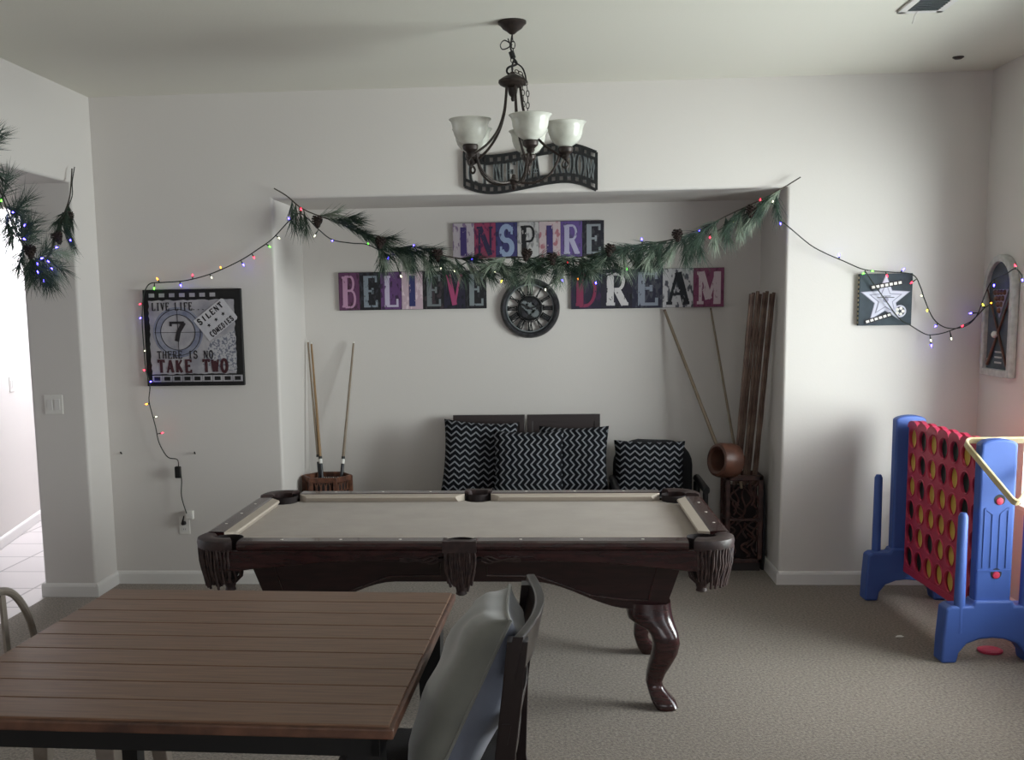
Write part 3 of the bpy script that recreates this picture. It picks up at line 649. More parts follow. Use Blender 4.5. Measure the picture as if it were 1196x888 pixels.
def herring(name, rot):
    m = mat(name, (20,21,25), .9, spec=.1); nt = m.node_tree; N = nt.nodes; L = nt.links
    tc = N.new('ShaderNodeTexCoord'); sp = N.new('ShaderNodeSeparateXYZ'); L.new(tc.outputs['Object'], sp.inputs[0])
    def mth(op, a, b=None, c=None):
        n = N.new('ShaderNodeMath'); n.operation = op
        for i, q in enumerate((a, b, c)):
            if q is None: continue
            if isinstance(q, (int, float)): n.inputs[i].default_value = q
            else: L.new(q, n.inputs[i])
        return n.outputs[0]
    u, v = (sp.outputs[0], sp.outputs[2]) if not rot else (sp.outputs[2], sp.outputs[0])
    tri = mth('ABSOLUTE', mth('SUBTRACT', mth('FRACT', mth('MULTIPLY', u, 15.5)), .5))      # 0..0.5
    s = mth('FRACT', mth('ADD', mth('MULTIPLY', v, 25.0), mth('MULTIPLY', tri, 1.45)))
    line = mth('LESS_THAN', s, .30)
    # thin break along every column so the weave reads as herringbone
    gap = mth('GREATER_THAN', mth('ABSOLUTE', mth('SUBTRACT', mth('FRACT', mth('MULTIPLY', u, 31.0)), .5)), .465)
    f = mth('MULTIPLY', line, mth('SUBTRACT', 1.0, mth('MULTIPLY', gap, .35)))
    mx = N.new('ShaderNodeMix'); mx.data_type = 'RGBA'; L.new(f, mx.inputs[0]); mx.inputs[6].default_value = lin((20,21,25)); mx.inputs[7].default_value = lin((128,130,136))
    L.new(mx.outputs[2], N['Principled BSDF'].inputs['Base Color']); return m
M_HB, M_HBR = herring('herringbone_fabric', False), herring('herringbone_fabric_turned', True)
G = 'herringbone cushions in the niche'
def put(x, y, z, tilt, rz=0, ry=0): return Matrix.Translation((x,y,z)) @ Matrix.Rotation(radians(rz), 4, 'Z') @ Matrix.Rotation(radians(ry), 4, 'Y') @ Matrix.Rotation(radians(-tilt), 4, 'X')
cushion('cushion', .49, .50, .13, [M_HB], put(-.462, 7.235, .755, 12, 4, 4), 'black and grey herringbone cushion at the far left end of the bench, upright zigzags', 'cushion', G, 1, .003)
cushion('cushion', .46, .46, .13, [M_HBR], put(.160, 7.235, .735, 12, -3), 'black and grey herringbone cushion on the bench, half hidden behind the cushion in the middle', 'cushion', G, 2, .003)
cushion('cushion', .46, .46, .14, [M_HBR], put(-.135, 7.10, .725, 12, 0), 'black and grey herringbone cushion in the middle of the bench, in front of its neighbours', 'cushion', G, 3, .003)
cushion('cushion', .47, .40, .13, [M_HB], put(.660, 7.32, .655, 10, -2, 1), 'black and grey herringbone cushion on the rounded black armchair', 'cushion', G, 4, .003)

# ------------------------------------------------------------------ left cue basket (hexagonal carved wood) and its three cues
def hexpts(cx, cy, r, z, rot=0): return [Vector((cx+r*cos(radians(60*i+rot)), cy+r*sin(radians(60*i+rot)), z)) for i in range(6)]
HX, HY = -1.505, 7.33
hb = thing('cue_basket', 'low hexagonal carved wooden basket holding three cues in the niche', 'basket', (HX, HY, 0))
m = MB(); ro, ri = .172, .155
for z0, z1 in ((.02,.055),(.60,.635),(.3,.32)):
    for i in range(6):
        a = hexpts(HX,HY,ro,z0); b = hexpts(HX,HY,ri,z0); j = (i+1) % 6
        m.prism([(a[i].x,a[i].y),(a[j].x,a[j].y),(b[j].x,b[j].y),(b[i].x,b[i].y)], (0,0,0), EX, EY, EZ, z0, z1)
for p in hexpts(HX,HY,.162,0): m.box(p.x-.012, p.x+.012, p.y-.012, p.y+.012, 0, .63)
m.build('frame', M_CARVED, hb, bevel=.003)
MB().prism([(p.x,p.y) for p in hexpts(HX,HY,.15,0)], (0,0,0), EX, EY, EZ, .012, .025).build('base', M_CARVED, hb)
for i in range(6):
    a = hexpts(HX,HY,.157,0)[i]; b = hexpts(HX,HY,.157,0)[(i+1) % 6]; t = (b-a); Lg = t.length; t.normalize(); n = Vector((t.y,-t.x,0)); m = MB()
    for k in range(5):
        for zz in range(7):
            c = a+t*(Lg*(k+.5)/5)+EZ*(.075+zz*.083)
            if abs(zz*.083+.075-.31) < .03: pass
            pts = [(.013*cos(q)*(1-.5*sin(q)), .038*sin(q)) for q in [2*pi*h/8 for h in range(8)]]
            m.tube([c+t*x+EZ*z for x, z in pts], .0048, 5, closed=True)
    m.build('lattice_panel', M_CARVED, hb)
MB().lathe([(.12,.03),(.135,.03),(.14,.59),(.135,.59),(.12,.03)], (HX,HY,0), 24).build('liner', M_POCK, hb)
def cue(name, a, b, label, group, split, rr=(.0135,.0065), wood=None, length=None, banded=True):
    """a = tip (top), b = a point lower down the cue; extended to its butt"""
    a = Vector(a); b = Vector(b); d = (b-a).normalized(); Ln = length
    e = a+d*Ln; t = thing(name, label, 'cue', e, group)
    r = lambda s: rr[1]+(rr[0]-rr[1])*s
    js = split
    MB().tube([a+d*.012, a+d*Ln*js], [r(0), r(js)], 12).build('shaft', wood or M_CUEW, t)
    MB().tube([a, a+d*.014], [r(0)*.95, r(0)], 12).build('tip', M_WHITE if banded else M_BAMB, t)
    if banded:
        MB().tube([a+d*(Ln*js), a+d*(Ln*js+.018)], r(js)*1.18, 12).build('joint', M_BLACK, t)
        MB().tube([a+d*(Ln*js+.018), a+d*(Ln*js+.05)], r(js)*1.2, 12).build('joint_ring', M_WHITE, t)
        MB().tube([a+d*(Ln*js+.05), e], [r(js)*1.1, r(1)], 12).build('butt', M_CUEB, t)
    return t
def shift(p, dx=0, dy=0, dz=0): return (p[0]+dx, p[1]+dy, p[2]+dz)
cue('pool_cue', shift(CUE1[0],.043), shift(CUE1[1],.024,.026), 'thin pool cue in the hexagonal basket, nearest the corner of the niche', 'cues in the hexagonal basket', .56, rr=(.012,.006), length=1.42, wood=M_CUEW)
cue('pool_cue', shift(CUE2[0],.045), shift(CUE2[1],.03), 'pool cue with amber forearm in the hexagonal basket, beside the corner cue', 'cues in the hexagonal basket', .56, length=1.42, wood=M_CUEO)
cue('pool_cue', CUE3[0], CUE3[1], 'pool cue in the hexagonal basket leaning to the right on its own', 'cues in the hexagonal basket', .57, length=1.40)

# ------------------------------------------------------------------ tall carved stand, canes, turned wooden hoop
cs = thing('cane_stand', 'tall dark carved wooden stand full of canes at right end of niche', 'stand', (1.275, 7.3, 0))
x0, x1, y0, y1 = 1.145, 1.385, 7.19, 7.43
m = MB()
for x in (x0, x1-.03):
    for y in (y0, y1-.03): m.box(x, x+.03, y, y+.03, .055, .62)
for z0, z1 in ((.055,.085),(.60,.635),(.335,.35)):
    m.box(x0, x1, y0, y0+.03, z0, z1); m.box(x0, x1, y1-.03, y1, z0, z1); m.box(x0, x0+.03, y0, y1, z0, z1); m.box(x1-.03, x1, y0, y1, z0, z1)
m.build('frame', M_CARVDK, cs, bevel=.005)
MB().box(x0+.01, x1-.01, y0+.02, y1-.02, 0, .056).build('plinth', M_BENCH, cs)
MB().box(x0+.035, x1-.035, y0+.06, y1-.06, .06, .55).build('liner', M_POCK, cs)
rnd = random.Random(5)
for (O, A, Wd) in ((Vector((x0+.03,y0+.012,0)), EX, x1-x0-.06), (Vector((x0+.012,y0+.03,0)), EY, y1-y0-.06)):
    m = MB()
    for k in range(26):
        a0 = rnd.uniform(.0, Wd); z = rnd.uniform(.09, .5); pts = []
        ph = rnd.uniform(0, 6); hh = rnd.uniform(.08, .18); am = rnd.uniform(.012, .03)
        for j in range(9):
            t = j/8; q = min(max(a0+am*sin(ph+t*6), 0), Wd); pts.append(O+A*q+EZ*min(z+hh*t, .6))
        m.tube(pts, .0065, 5)
    m.build('carved_panel', M_CARVDK, cs)
for i in range(8):
    a, b = globals()['ST%d' % i]; a = Vector(a); b = Vector(b); d = (b-a).normalized(); e = a+d*((a.z-.53)/-d.z)
    a = Vector((1.258+.0208*i, 7.06+.022*(i % 2), 1.80+.008*(i % 3))); e = Vector((1.205+.0205*i, 7.255+.03*(i % 3), .565))
    pts = []; n = 14; rn = random.Random(i)
    for j in range(n+1): pts.append(a.lerp(e, j/n)+Vector((rn.uniform(-.0008,.0008),)*2+(0,)))
    o = MB().tube(pts, [.0095+(.0015 if j % 3 == 0 else 0) for j in range(n+1)], 9).build('cane', M_BAMB)
    tag(o, '%s tall brown cane from the left in the bundle above the carved stand' % ('first','second','third','fourth','fifth','sixth','seventh','eighth and rightmost')[i], 'cane', 'canes standing in the carved stand')
cue('pool_cue', RC1[0], RC1[1], 'plain cue leaning on the niche wall through the turned wooden hoop', 'cues beside the carved stand', .98, rr=(.0125,.010), length=1.08, banded=False)
cue('pool_cue', RC2[0], RC2[1], 'thin plain cue rising from the carved stand in front of the last sign letter', 'cues beside the carved stand', .98, rr=(.010,.0065), length=1.27, banded=False)
# hoop: thick turned ring leaning on the stand, opening towards the left
ax = Vector((-.86,-.44,.10)).normalized(); sx_ = ax.cross(EZ).normalized(); sy_ = sx_.cross(ax).normalized()
prof = [(.105,-.08),(.112,-.06),(.112,.03),(.104,.055),(.088,.06),(.073,.048),(.068,.03),(.068,-.06),(.078,-.08)]
o = MB().lathe(prof, (1.115,7.10,.750), 36, sx_, sy_, ax, closed=True).build('wooden_hoop', M_LEATHR)
tag(o, 'thick turned brown wooden hoop resting against the top of the carved stand', 'wooden ring')
m = MB(); rings = []
for z, s in ((.0,.8),(.1,1.05),(.35,1),(.55,.75),(.62,.3)): rings.append([Vector((1.398+.014*(1-s)*0+ (a*.012*s), 7.30+b*.09*s, z)) for a, b in ((-1,-.6),(-.6,-1),(.6,-1),(1,-.6),(1,.6),(.6,1),(-.6,1),(-1,.6))])
tag(m.loft(rings).build('folded_bag', M_FAB), 'black folded bag squeezed between the carved stand and the niche side', 'bag')

# ------------------------------------------------------------------ word signs
def distress(name, base, spots, th=.56, sc=38, stretch=(1,1,.45)):
    return mat(name, base, .75, var=spots, vscale=sc, vlo=1-th-.03, vhi=1-th+.03, detail=6, stretch=stretch)
NAVY=(30,30,50); BLK=(24,22,28); GREY=(128,138,148); PAL=(196,186,196)
def word_sign(name, word, x0, x1, z0, z1, cols, label):
    Y1 = YN-.002; Y0 = Y1-.02
    t = thing(name, label, 'sign', ((x0+x1)/2, Y1, z0))
    MB().box(x0, x1, Y0, Y1, z0, z1).build('board', M_BLACK, t, bevel=.002)
    n = len(word); w = (x1-x0)/n
    for i, c in enumerate(word):
        bg, fg, sp = cols[i]
        a = x0+i*w
        tl = MB().box(a+.001, a+w-.001, Y0-.003, Y0, z0+.002, z1-.002).build('letter_tile', distress('tile_paint_%s_%d' % (word.lower(), i), bg, sp), t)
        m = MB(); letter(m, c, (a+w*.12, Y0-.003, z0+.022), EX, EZ, -EY, w*.76, z1-z0-.05, .0025, thick=.30 if c != 'I' else .38, thin=.13, serif=(c != 'I'))
        m.build('letter', distress('letter_paint_%s_%d' % (word.lower(), i), fg, bg, .66, 60), tl)
word_sign('believe_sign', 'BELIEVE', -1.440, -.421, 1.737, 1.995, [((98,56,92),(182,140,170),(70,40,60)), (BLK,GREY,(50,50,60)), ((96,62,112),(190,180,204),(60,40,70)), ((190,166,178),(46,50,100),(214,196,204)), (BLK,(112,118,122),(60,50,56)), ((36,32,52),(160,66,108),(20,20,28)), (BLK,(122,130,134),(44,44,50))],
          'long narrow BELIEVE word sign with colourful distressed letter tiles')
word_sign('inspire_sign', 'INSPIRE', -.645, .377, 2.072, 2.312, [((186,176,184),(66,52,110),(130,110,140)), ((150,60,94),(48,42,76),(100,40,80)), ((62,60,112),(150,166,198),(44,44,84)), ((190,188,188),(28,28,32),(140,138,140)), ((196,178,182),(64,52,108),(170,110,120)), ((98,76,140),(176,172,200),(80,70,110)), ((30,28,40),(140,146,152),(60,60,66))],
          'long INSPIRE word sign hung above the clock behind the garland')
word_sign('dream_sign', 'DREAM', .155, 1.180, 1.722, 1.985, [((34,30,52),(126,44,76),(58,34,66)), ((36,32,48),(200,196,198),(20,20,26)), ((38,38,58),(136,142,156),(70,70,80)), ((198,196,200),(30,32,40),(80,80,90)), ((128,66,98),(206,188,196),(104,48,78))],
          'long DREAM word sign with a black letter on a white tile')

# ------------------------------------------------------------------ clock
CX, CZ, CY = -.125, 1.733, YN
ck = thing('wall_clock', 'round pewter wall clock with open roman numeral dial and gear centre', 'clock', (CX, CY, CZ))
CN = -EY
def clathe(prof, name, m, par, n=48, closed=True): return MB().lathe(prof, (CX,CY,CZ), n, EX, EZ, CN, closed=closed).build(name, m, par)
rim = clathe([(.163,.002),(.163,.035),(.172,.05),(.185,.052),(.199,.035),(.203,.012),(.2,.002)], 'rim', M_CLOCKM, ck, 64)
clathe([(.155,.02),(.155,.032),(.163,.032),(.163,.02)], 'inner_ring', M_IRONG, ck, 64)
hub = clathe([(0,.012),(.078,.012),(.086,.018),(.086,.034),(.078,.036),(.072,.028),(0,.028)], 'gear_plate', M_IRON, ck, 48, closed=False)
for gx, gz, gr in ((.0,.0,.042),(-.038,.026,.026),(.034,-.034,.03),(.03,.036,.022),(-.034,-.036,.024)):
    out = []
    nt_ = 14
    for i in range(nt_*4):
        a = 2*pi*i/(nt_*4); rr = gr*(1.0 if (i % 4) < 2 else .84); out.append((gx+rr*cos(a), gz+rr*sin(a)))
    MB().prism(out, (CX,CY,CZ), EX, EZ, CN, .028, .033).build('gear', M_IRONG if gr > .025 else M_CLOCKM, hub)
ROM = ['XII','I','II','III','IIII','V','VI','VII','VIII','IX','X','XI']
for h, s in enumerate(ROM):
    a = radians(90-30*h); rd = EX*cos(a)+EZ*sin(a); tg = EX*sin(a)-EZ*cos(a); m = MB()
    w = {'I':.010,'V':.02,'X':.02}; tot = sum(w[c] for c in s); q = -tot/2
    base = Vector((CX,CY,CZ))+rd*.088
    for c in s:
        ww = w[c]
        if c == 'I': m.ribbon([(q+ww/2,0),(q+ww/2,.066)], .0046, base, tg, rd, CN, .02, .028)
        elif c == 'V': m.ribbon([(q+.002,.066),(q+ww/2,0)], .004, base, tg, rd, CN, .02, .028); m.ribbon([(q+ww/2,0),(q+ww-.002,.066)], .003, base, tg, rd, CN, .02, .028)
        else: m.ribbon([(q+.002,.066),(q+ww-.002,0)], .004, base, tg, rd, CN, .02, .028); m.ribbon([(q+ww-.002,.066),(q+.002,0)], .003, base, tg, rd, CN, .0201, .0275)
        q += ww
    m.ribbon([(-tot/2-.002,.003),(tot/2+.002,.003)], .004, base, tg, rd, CN, .02, .028); m.ribbon([(-tot/2-.002,.064),(tot/2+.002,.064)], .004, base, tg, rd, CN, .02, .028)
    m.build('numeral', M_IRON, ck)
for a, ln, w in ((152, .075, .005), (12, .11, .0035)):
    a = radians(a); d = EX*cos(a)+EZ*sin(a); tg = EX*-sin(a)+EZ*cos(a)
    MB().prism([(-.02,-w),(ln*.8,-w*1.3),(ln,0),(ln*.8,w*1.3),(-.02,w)], (CX,CY,CZ), d, tg, CN, .040, .043).build('clock_hand', M_BLACK, ck)
MB().lathe([(0,.048),(.008,.046),(.009,.028),(0,.028)], (CX,CY,CZ), 14, EX, EZ, CN).build('hand_pin', M_CLOCKM, hub)

# ------------------------------------------------------------------ CINEMA ROOM film-strip sign
cm = thing('cinema_sign', 'black wavy metal film-strip sign reading CINEMA ROOM above the niche', 'sign', (-.105, YW, 2.43))
def samp(pts, x):
    for i in range(len(pts)-1):
        if x <= pts[i+1][0] or i == len(pts)-2:
            a, b = pts[i], pts[i+1]; t = (x-a[0])/(b[0]-a[0]); t = max(0, min(1, t)); return a[2]+(b[2]-a[2])*t
ct = [tuple(p) for p in catmull(WAVE_T, 6)]; cb = [tuple(p) for p in catmull(WAVE_B, 6)]
m = MB(); XS0, XS1 = -.500, .292; BH = .042
for pts, s in ((ct, -1), (cb, 1)):
    for off in (0, BH*s):
        m.ribbon([(XS0+(XS1-XS0)*i/48, samp(pts, XS0+(XS1-XS0)*i/48)+off) for i in range(49)], .0085, (0,YW-.012,0), EX, EZ, -EY, 0, .012)
    for i in range(18):
        x = XS0+(XS1-XS0)*i/17; z = samp(pts, x); m.ribbon([(x, z), (x, z+BH*s)], .0125 if 0 < i < 17 else .008, (0,YW-.012,0), EX, EZ, -EY, .0005, .0115)
for x in (XS0, XS1): m.ribbon([(x, samp(cb, x)), (x, samp(ct, x))], .008, (0,YW-.012,0), EX, EZ, -EY, 0, .0125)
m.build('film_strip', M_IRON, cm)
words = [(c, -.475+.075*i) for i, c in enumerate('CINEMA')]+[(c, .032+.066*i) for i, c in enumerate('ROOM')]
for c, x in words:
    w = .066 if c != 'M' else .072
    if c == 'I': w = .05
    z0 = samp(cb, x+w/2)+BH-.004; z1 = samp(ct, x+w/2)-BH+.004
    m = MB(); letter(m, c, (x, YW-.012, z0), EX, EZ, -EY, w*.86, z1-z0, .008, thick=.26, thin=.20, serif=False); l = m.build('letter', M_IRON, cm)
    m = MB(); letter(m, c, (x, YW-.012, z0), EX, EZ, -EY, w*.86, z1-z0, .004, thick=.1, thin=.1, serif=False, double=.0085, d0=.007); m.build('letter_outline', M_IRONG, l)
MB().box(-.40, -.38, YW-.012, YW, 2.60, 2.66).build('hanger', M_IRON, cm); MB().box(.2, .22, YW-.012, YW, 2.60, 2.68).build('hanger', M_IRON, cm)

# ------------------------------------------------------------------ LIVE LIFE / TAKE TWO film-frame sign
lx0, lx1, lz0, lz1 = -2.528, -1.905, 1.284, 1.886; LY = YW-.03
lf = thing('film_quote_sign', 'square black film-frame sign reading LIVE LIFE THERE IS NO TAKE TWO', 'sign', ((lx0+lx1)/2, YW, lz0))
MB().box(lx0, lx1, LY, YW-.001, lz0, lz1).build('frame', M_BLACK, lf, bevel=.003)
M_PRINT = mat('grey_print_paper', (176,172,176), .7, var=(140,138,146), vscale=9, detail=6)
M_LACE = mat('lace_print', (180,178,182), .7, var=(112,114,128), vscale=60, detail=3, vlo=.45, vhi=.52)
M_BLUEG = mat('blue_grey_print', (112,116,138), .7, var=(146,148,162), vscale=18, detail=5)
M_TICKET = mat('pale_ticket_paper', (204,202,206), .7, var=(186,184,190), vscale=12)
M_INK = mat('black_ink', (34,30,34), .7); M_INKR = mat('maroon_ink', (64,28,36), .7)
rn = random.Random(3); out = []
ix0, ix1, iz0, iz1 = lx0+.035, lx1-.045, lz0+.075, lz1-.068
for i in range(24): out.append((ix0+(ix1-ix0)*i/24, iz0+rn.uniform(-.004,.004)))
for i in range(24): out.append((ix1+rn.uniform(-.005,.005), iz0+(iz1-iz0)*i/24))
for i in range(24): out.append((ix1+(ix0-ix1)*i/24, iz1+rn.uniform(-.004,.004)))
for i in range(24): out.append((ix0+rn.uniform(-.004,.004), iz1+(iz0-iz1)*i/24))
pr = MB().prism(out, (0,LY,0), EX, EZ, -EY, 0, .0015).build('print', M_PRINT, lf)
MB().prism([(lx0+.36,iz0+.06),(ix1,iz0+.01),(ix1,iz0+.27),(lx0+.42,iz0+.2)], (0,LY-.0015,0), EX, EZ, -EY, 0, .0006).build('lace_pattern', M_LACE, pr)
for k in range(9):
    x = lx0+.04+k*.0645
    if k < 7: MB().box(x, x+.035, LY-.0015, LY, lz1-.048, lz1-.024).build('film_hole', M_PRINT, lf)
    m = MB(); m.box(x-.004, x+.058, LY-.0015, LY, lz0+.026, lz0+.066); h = m.build('film_hole', M_PRINT, lf)
    MB().box(x+.008, x+.046, LY-.003, LY-.0015, lz0+.034, lz0+.058).build('hole_centre', M_BLACK, h)
rc = Vector((lx0+.215, LY-.0022, lz0+.335)); Fz = -EY
MB().lathe([(.108,0),(.158,0),(.158,.001),(.108,.001)], rc, 40, EX, EZ, Fz, closed=True).build('countdown_ring', M_BLUEG, pr)
m = MB()
for r_ in (.108, .142): m.lathe([(r_,.001),(r_+.004,.001),(r_+.004,.002),(r_,.002)], rc, 40, EX, EZ, Fz, closed=True)
m.ribbon([(-.15,0),(.15,0)], .0015, rc, EX, EZ, Fz, .0, .0018); m.ribbon([(0,-.14),(0,.14)], .0015, rc, EX, EZ, Fz, 0, .0018)
letter(m, '7', rc+Vector((-.055,0,-.055)), EX, EZ, Fz, .11, .12, .003, thick=.24, thin=.14)
m.build('countdown_seven', M_INK, pr)
def sgn_text(s, dx, dz, w, h, mt_, adv=1.2, thick=.22, thin=.12, A=EX, B=EZ, serif=True, par=None):
    m = MB(); text(m, s, (lx0+dx, LY-.003, lz0+dz), A, B, Fz, w, h, .0012, adv=adv, thick=thick, thin=thin, serif=serif); return m.build('lettering', mt_, par or pr)
sgn_text('LIVE LIFE...', .055, .472, .024, .048, M_INK, 1.22, .3, .18); sgn_text('THERE IS NO', .075, .172, .028, .047, M_INK, 1.18, .26, .16); sgn_text('TAKE TWO', .075, .085, .045, .078, M_INKR, 1.28, .4, .26)
ang = radians(37); tA = EX*cos(ang)+EZ*sin(ang); tB = EX*-sin(ang)+EZ*cos(ang); tO = Vector((lx0+.385, LY-.004, lz0+.318))
tk = MB().prism([(0,-.05),(.225,-.05),(.235,-.04),(.235,.10),(.225,.11),(.0,.11)], tO+tA*.0, tA, tB, Fz, 0, .0015).build('ticket', M_TICKET, lf)
m = MB(); text(m, 'SILENT', tO+tA*.014+tB*.062-EY*.0015, tA, tB, Fz, .026, .036, .001, adv=1.3, thick=.34, thin=.2, serif=False)
m.build('lettering', M_INK, tk); m = MB(); text(m, 'COMEDIES', tO+tA*.03-tB*.042-EY*.0015, tA, tB, Fz, .018, .032, .001, adv=1.28, thick=.4, thin=.26, serif=False)
def star(r, k=.42, rot=90): return [((r if i % 2 == 0 else r*k)*cos(radians(rot+36*i)), (r if i % 2 == 0 else r*k)*sin(radians(rot+36*i))) for i in range(10)]
m.build('lettering', M_INK, tk)
for k in range(3): MB().prism(star(.014), tO+tA*(.06+.058*k)+tB*.028-EY*.0015, tA, tB, Fz, 0, .001).build('printed_star', M_INK, tk)

# ------------------------------------------------------------------ star sign
sx0, sx1, sz0, sz1 = 1.852, 2.160, 1.600, 1.906; SY = YW-.04
M_SLATE = mat('slate_canvas', (62,72,80), .8, var=(50,58,66), vscale=12)
M_SILV = mat('silver_print', (196,196,212), .5); M_SILVD = mat('silver_shadow_print', (140,138,158), .5)
ss = thing('star_sign', 'small square dark canvas with silver star and film strips, right of niche', 'sign', ((sx0+sx1)/2, YW, sz0))
cv = MB().box(sx0, sx1, SY, YW-.001, sz0, sz1).build('canvas', M_SLATE, ss, bevel=.002)
for k in range(11): MB().box(sx0-.001, sx0, SY+.008, YW-.010, sz0+.012+k*.0265, sz0+.026+k*.0265).build('edge_print', M_RACK, cv)
sc = Vector(((sx0+sx1)/2-.002, SY, (sz0+sz1)/2+.0)); 
for r_, d0, d1, mm in ((.152,0,.002,M_SILVD),(.142,.002,.004,M_SILV),(.102,.004,.006,M_SILVD),(.088,.006,.008,M_SILV)):
    MB().prism([(x*1.0, z) for x, z in star(r_, .44)], sc, EX, EZ, -EY, d0, d1).build('star', mm, cv)
MB().lathe([(0,.0085),(.017,.0085),(.017,.008)], sc, 20, EX, EZ, -EY).build('emblem', M_SILVD, cv)
for a, b in (((-.05,.012),(.05,.012)),((-.03,.02),(.03,.02))): MB().ribbon([a,b], .002, sc, EX, EZ, -EY, .008, .009).build('lettering', M_INK, cv)
def strip(O, ang, n, w, h):
    a = radians(ang); A = EX*cos(a)+EZ*sin(a); B = EX*-sin(a)+EZ*cos(a)
    s = MB().prism([(0,0),(n*w,0),(n*w,h),(0,h)], O, A, B, -EY, .008, .0095).build('film_strip', M_INK, cv)
    for i in range(n): MB().prism([(i*w+.004,.006),(i*w+w-.004,.006),(i*w+w-.004,h-.006),(i*w+.004,h-.006)], O, A, B, -EY, .0095, .0105).build('film_frame', M_WHITE, s)
strip(sc+Vector((-.085,0,.058)), 9, 7, .026, .028); strip(sc+Vector((-.11,0,-.145)), 17, 6, .026, .026)
rl = sc+Vector((.085,0,-.07))
wl = MB().lathe([(.028,.009),(.036,.009),(.036,.011),(.028,.011)], rl, 28, EX, EZ, -EY, closed=True).build('film_reel', M_SILV, cv)
for i in range(5):
    a = 2*pi*i/5; MB().lathe([(0,.0105),(.0095,.0105),(.0095,.009)], rl+Vector((.018*cos(a),0,.018*sin(a))), 12, EX, EZ, -EY).build('reel_spoke', M_WHITE, wl)

# ------------------------------------------------------------------ arched billiards plaque on the right wall
ay0, ay1, az0, azs = 6.325, 6.745, 1.306, 1.80; RX = XR-.0; cy_ = (ay0+ay1)/2; Nx = -EX
M_FRAME = mat('weathered_silver_frame', (190,190,186), .5, var=(168,168,165), vscale=30)
M_PSL = mat('plaque_slate', (70,78,86), .6, var=(54,62,70), vscale=10)
pq = thing('arched_plaque', 'tall arched plaque with silver frame and two crossed cues on right wall', 'plaque', (RX, cy_, az0))
def archo(inset, base=0): 
    h = (ay1-ay0)/2-inset
    return [(ay0+inset, az0+inset), (ay1-inset, az0+inset), (ay1-inset, azs)]+[(cy_+h*cos(radians(a)), azs+h*.93*sin(radians(a))) for a in range(10, 180, 10)]+[(ay0+inset, azs)]
MB().prism(archo(.02), (RX,0,0), EY, EZ, Nx, .001, .018).build('panel', M_PSL, pq)
a_, b_ = archo(0), archo(.042); n = len(a_); m = MB(); vs = []
for d in (.001, .042): vs += [Vector((RX-d, y, z)) for y, z in a_]; vs += [Vector((RX-d, y, z)) for y, z in b_]
fs = []
for i in range(n):
    j = (i+1) % n; fs += [(2*n+i,2*n+j,3*n+j,3*n+i), (i,j,2*n+j,2*n+i), (n+i,3*n+i,3*n+j,n+j), (i,n+i,n+j,j)]
m.add(vs, fs); m.build('frame', M_FRAME, pq, bevel=.006)
MB().tube([(RX-.02,cy_-.165,1.80),(RX-.03,cy_+.125,1.37)], [.004,.009], 8).build('crossed_cue', M_LEATHR, pq)
MB().tube([(RX-.03,cy_+.165,1.80),(RX-.02,cy_-.125,1.37)], [.004,.009], 8).build('crossed_cue', M_LEATHR, pq)
MB().ball((RX-.035,cy_+.02,1.545), .02).build('cue_ball', M_WHITE, pq)
MB().prism([(cy_-.11,1.80),(cy_+.11,1.80),(cy_,1.64)], (RX,0,0), EY, EZ, Nx, .018, .022).build('rack_picture', M_SILVD, pq)
m = MB()
for r_ in range(4):
    for k in range(4-r_): m.ball((RX-.024, cy_-.066+.022*r_+.044*k, 1.783-.034*r_), .016, 8, 6)
m.build('racked_balls', M_CARVED, pq)
for i in range(3): MB().box(RX-.019, RX-.018, cy_-.05, cy_+.05, 1.44-.03*i, 1.45-.03*i).build('lettering', M_FRAME, pq)
for y in (cy_-.14, cy_+.14): MB().ball((RX-.02,y,1.40), .008).build('stud', M_FRAME, pq)
# ------------------------------------------------------------------ electric plates, vent, detector, nails
def plate(name, O, A, Nn, w, h, label, cat, n):
    t = thing(name, label, cat, O)
    O = Vector(O); MB().prism([(-w/2,-h/2),(w/2,-h/2),(w/2,h/2),(-w/2,h/2)], O, A, EZ, Nn, 0, .006).build('cover', M_WHITE, t, bevel=.002)
    for i in range(n):
        c = (i-(n-1)/2)*.046
        MB().prism([(c-.016,-.033),(c+.016,-.033),(c+.016,.033),(c-.016,.033)], O, A, EZ, Nn, .006, .009).build('rocker', M_TRIM, t, bevel=.001)
    return t
plate('light_switch', (-3.005, OY1, 1.20), EX, -EY, .115, .118, 'white double light switch on the end of the left wall', 'light switch', 2)
dv = Vector((-.5,2.54,0)).normalized(); nv = Vector((dv.y,-dv.x,0))
hp = Vector((-4.12,7.86,0))+dv*.62
plate('light_switch', (hp.x, hp.y, 1.20), dv, nv, .115, .118, 'white light switch on the bright hall wall seen through the opening', 'light switch', 2)
hp = Vector((-4.12,7.86,0))+dv*.27
t = thing('thermostat', 'small white thermostat on the bright hall wall at the photo edge', 'thermostat', (hp.x, hp.y, 1.5))
MB().prism([(-.05,-.04),(.05,-.04),(.05,.04),(-.05,.04)], (hp.x,hp.y,1.5), dv, EZ, nv, 0, .022).build('case', M_WHITE, t, bevel=.006)
MB().prism([(-.03,-.012),(.03,-.012),(.03,.024),(-.03,.024)], (hp.x,hp.y,1.5), dv, EZ, nv, .022, .0235).build('display', M_IRONG, t)
ou = plate('wall_outlet', (-2.345, YW, .385), EX, -EY, .07, .115, 'white wall outlet with plugs below the film-frame sign', 'outlet', 0)
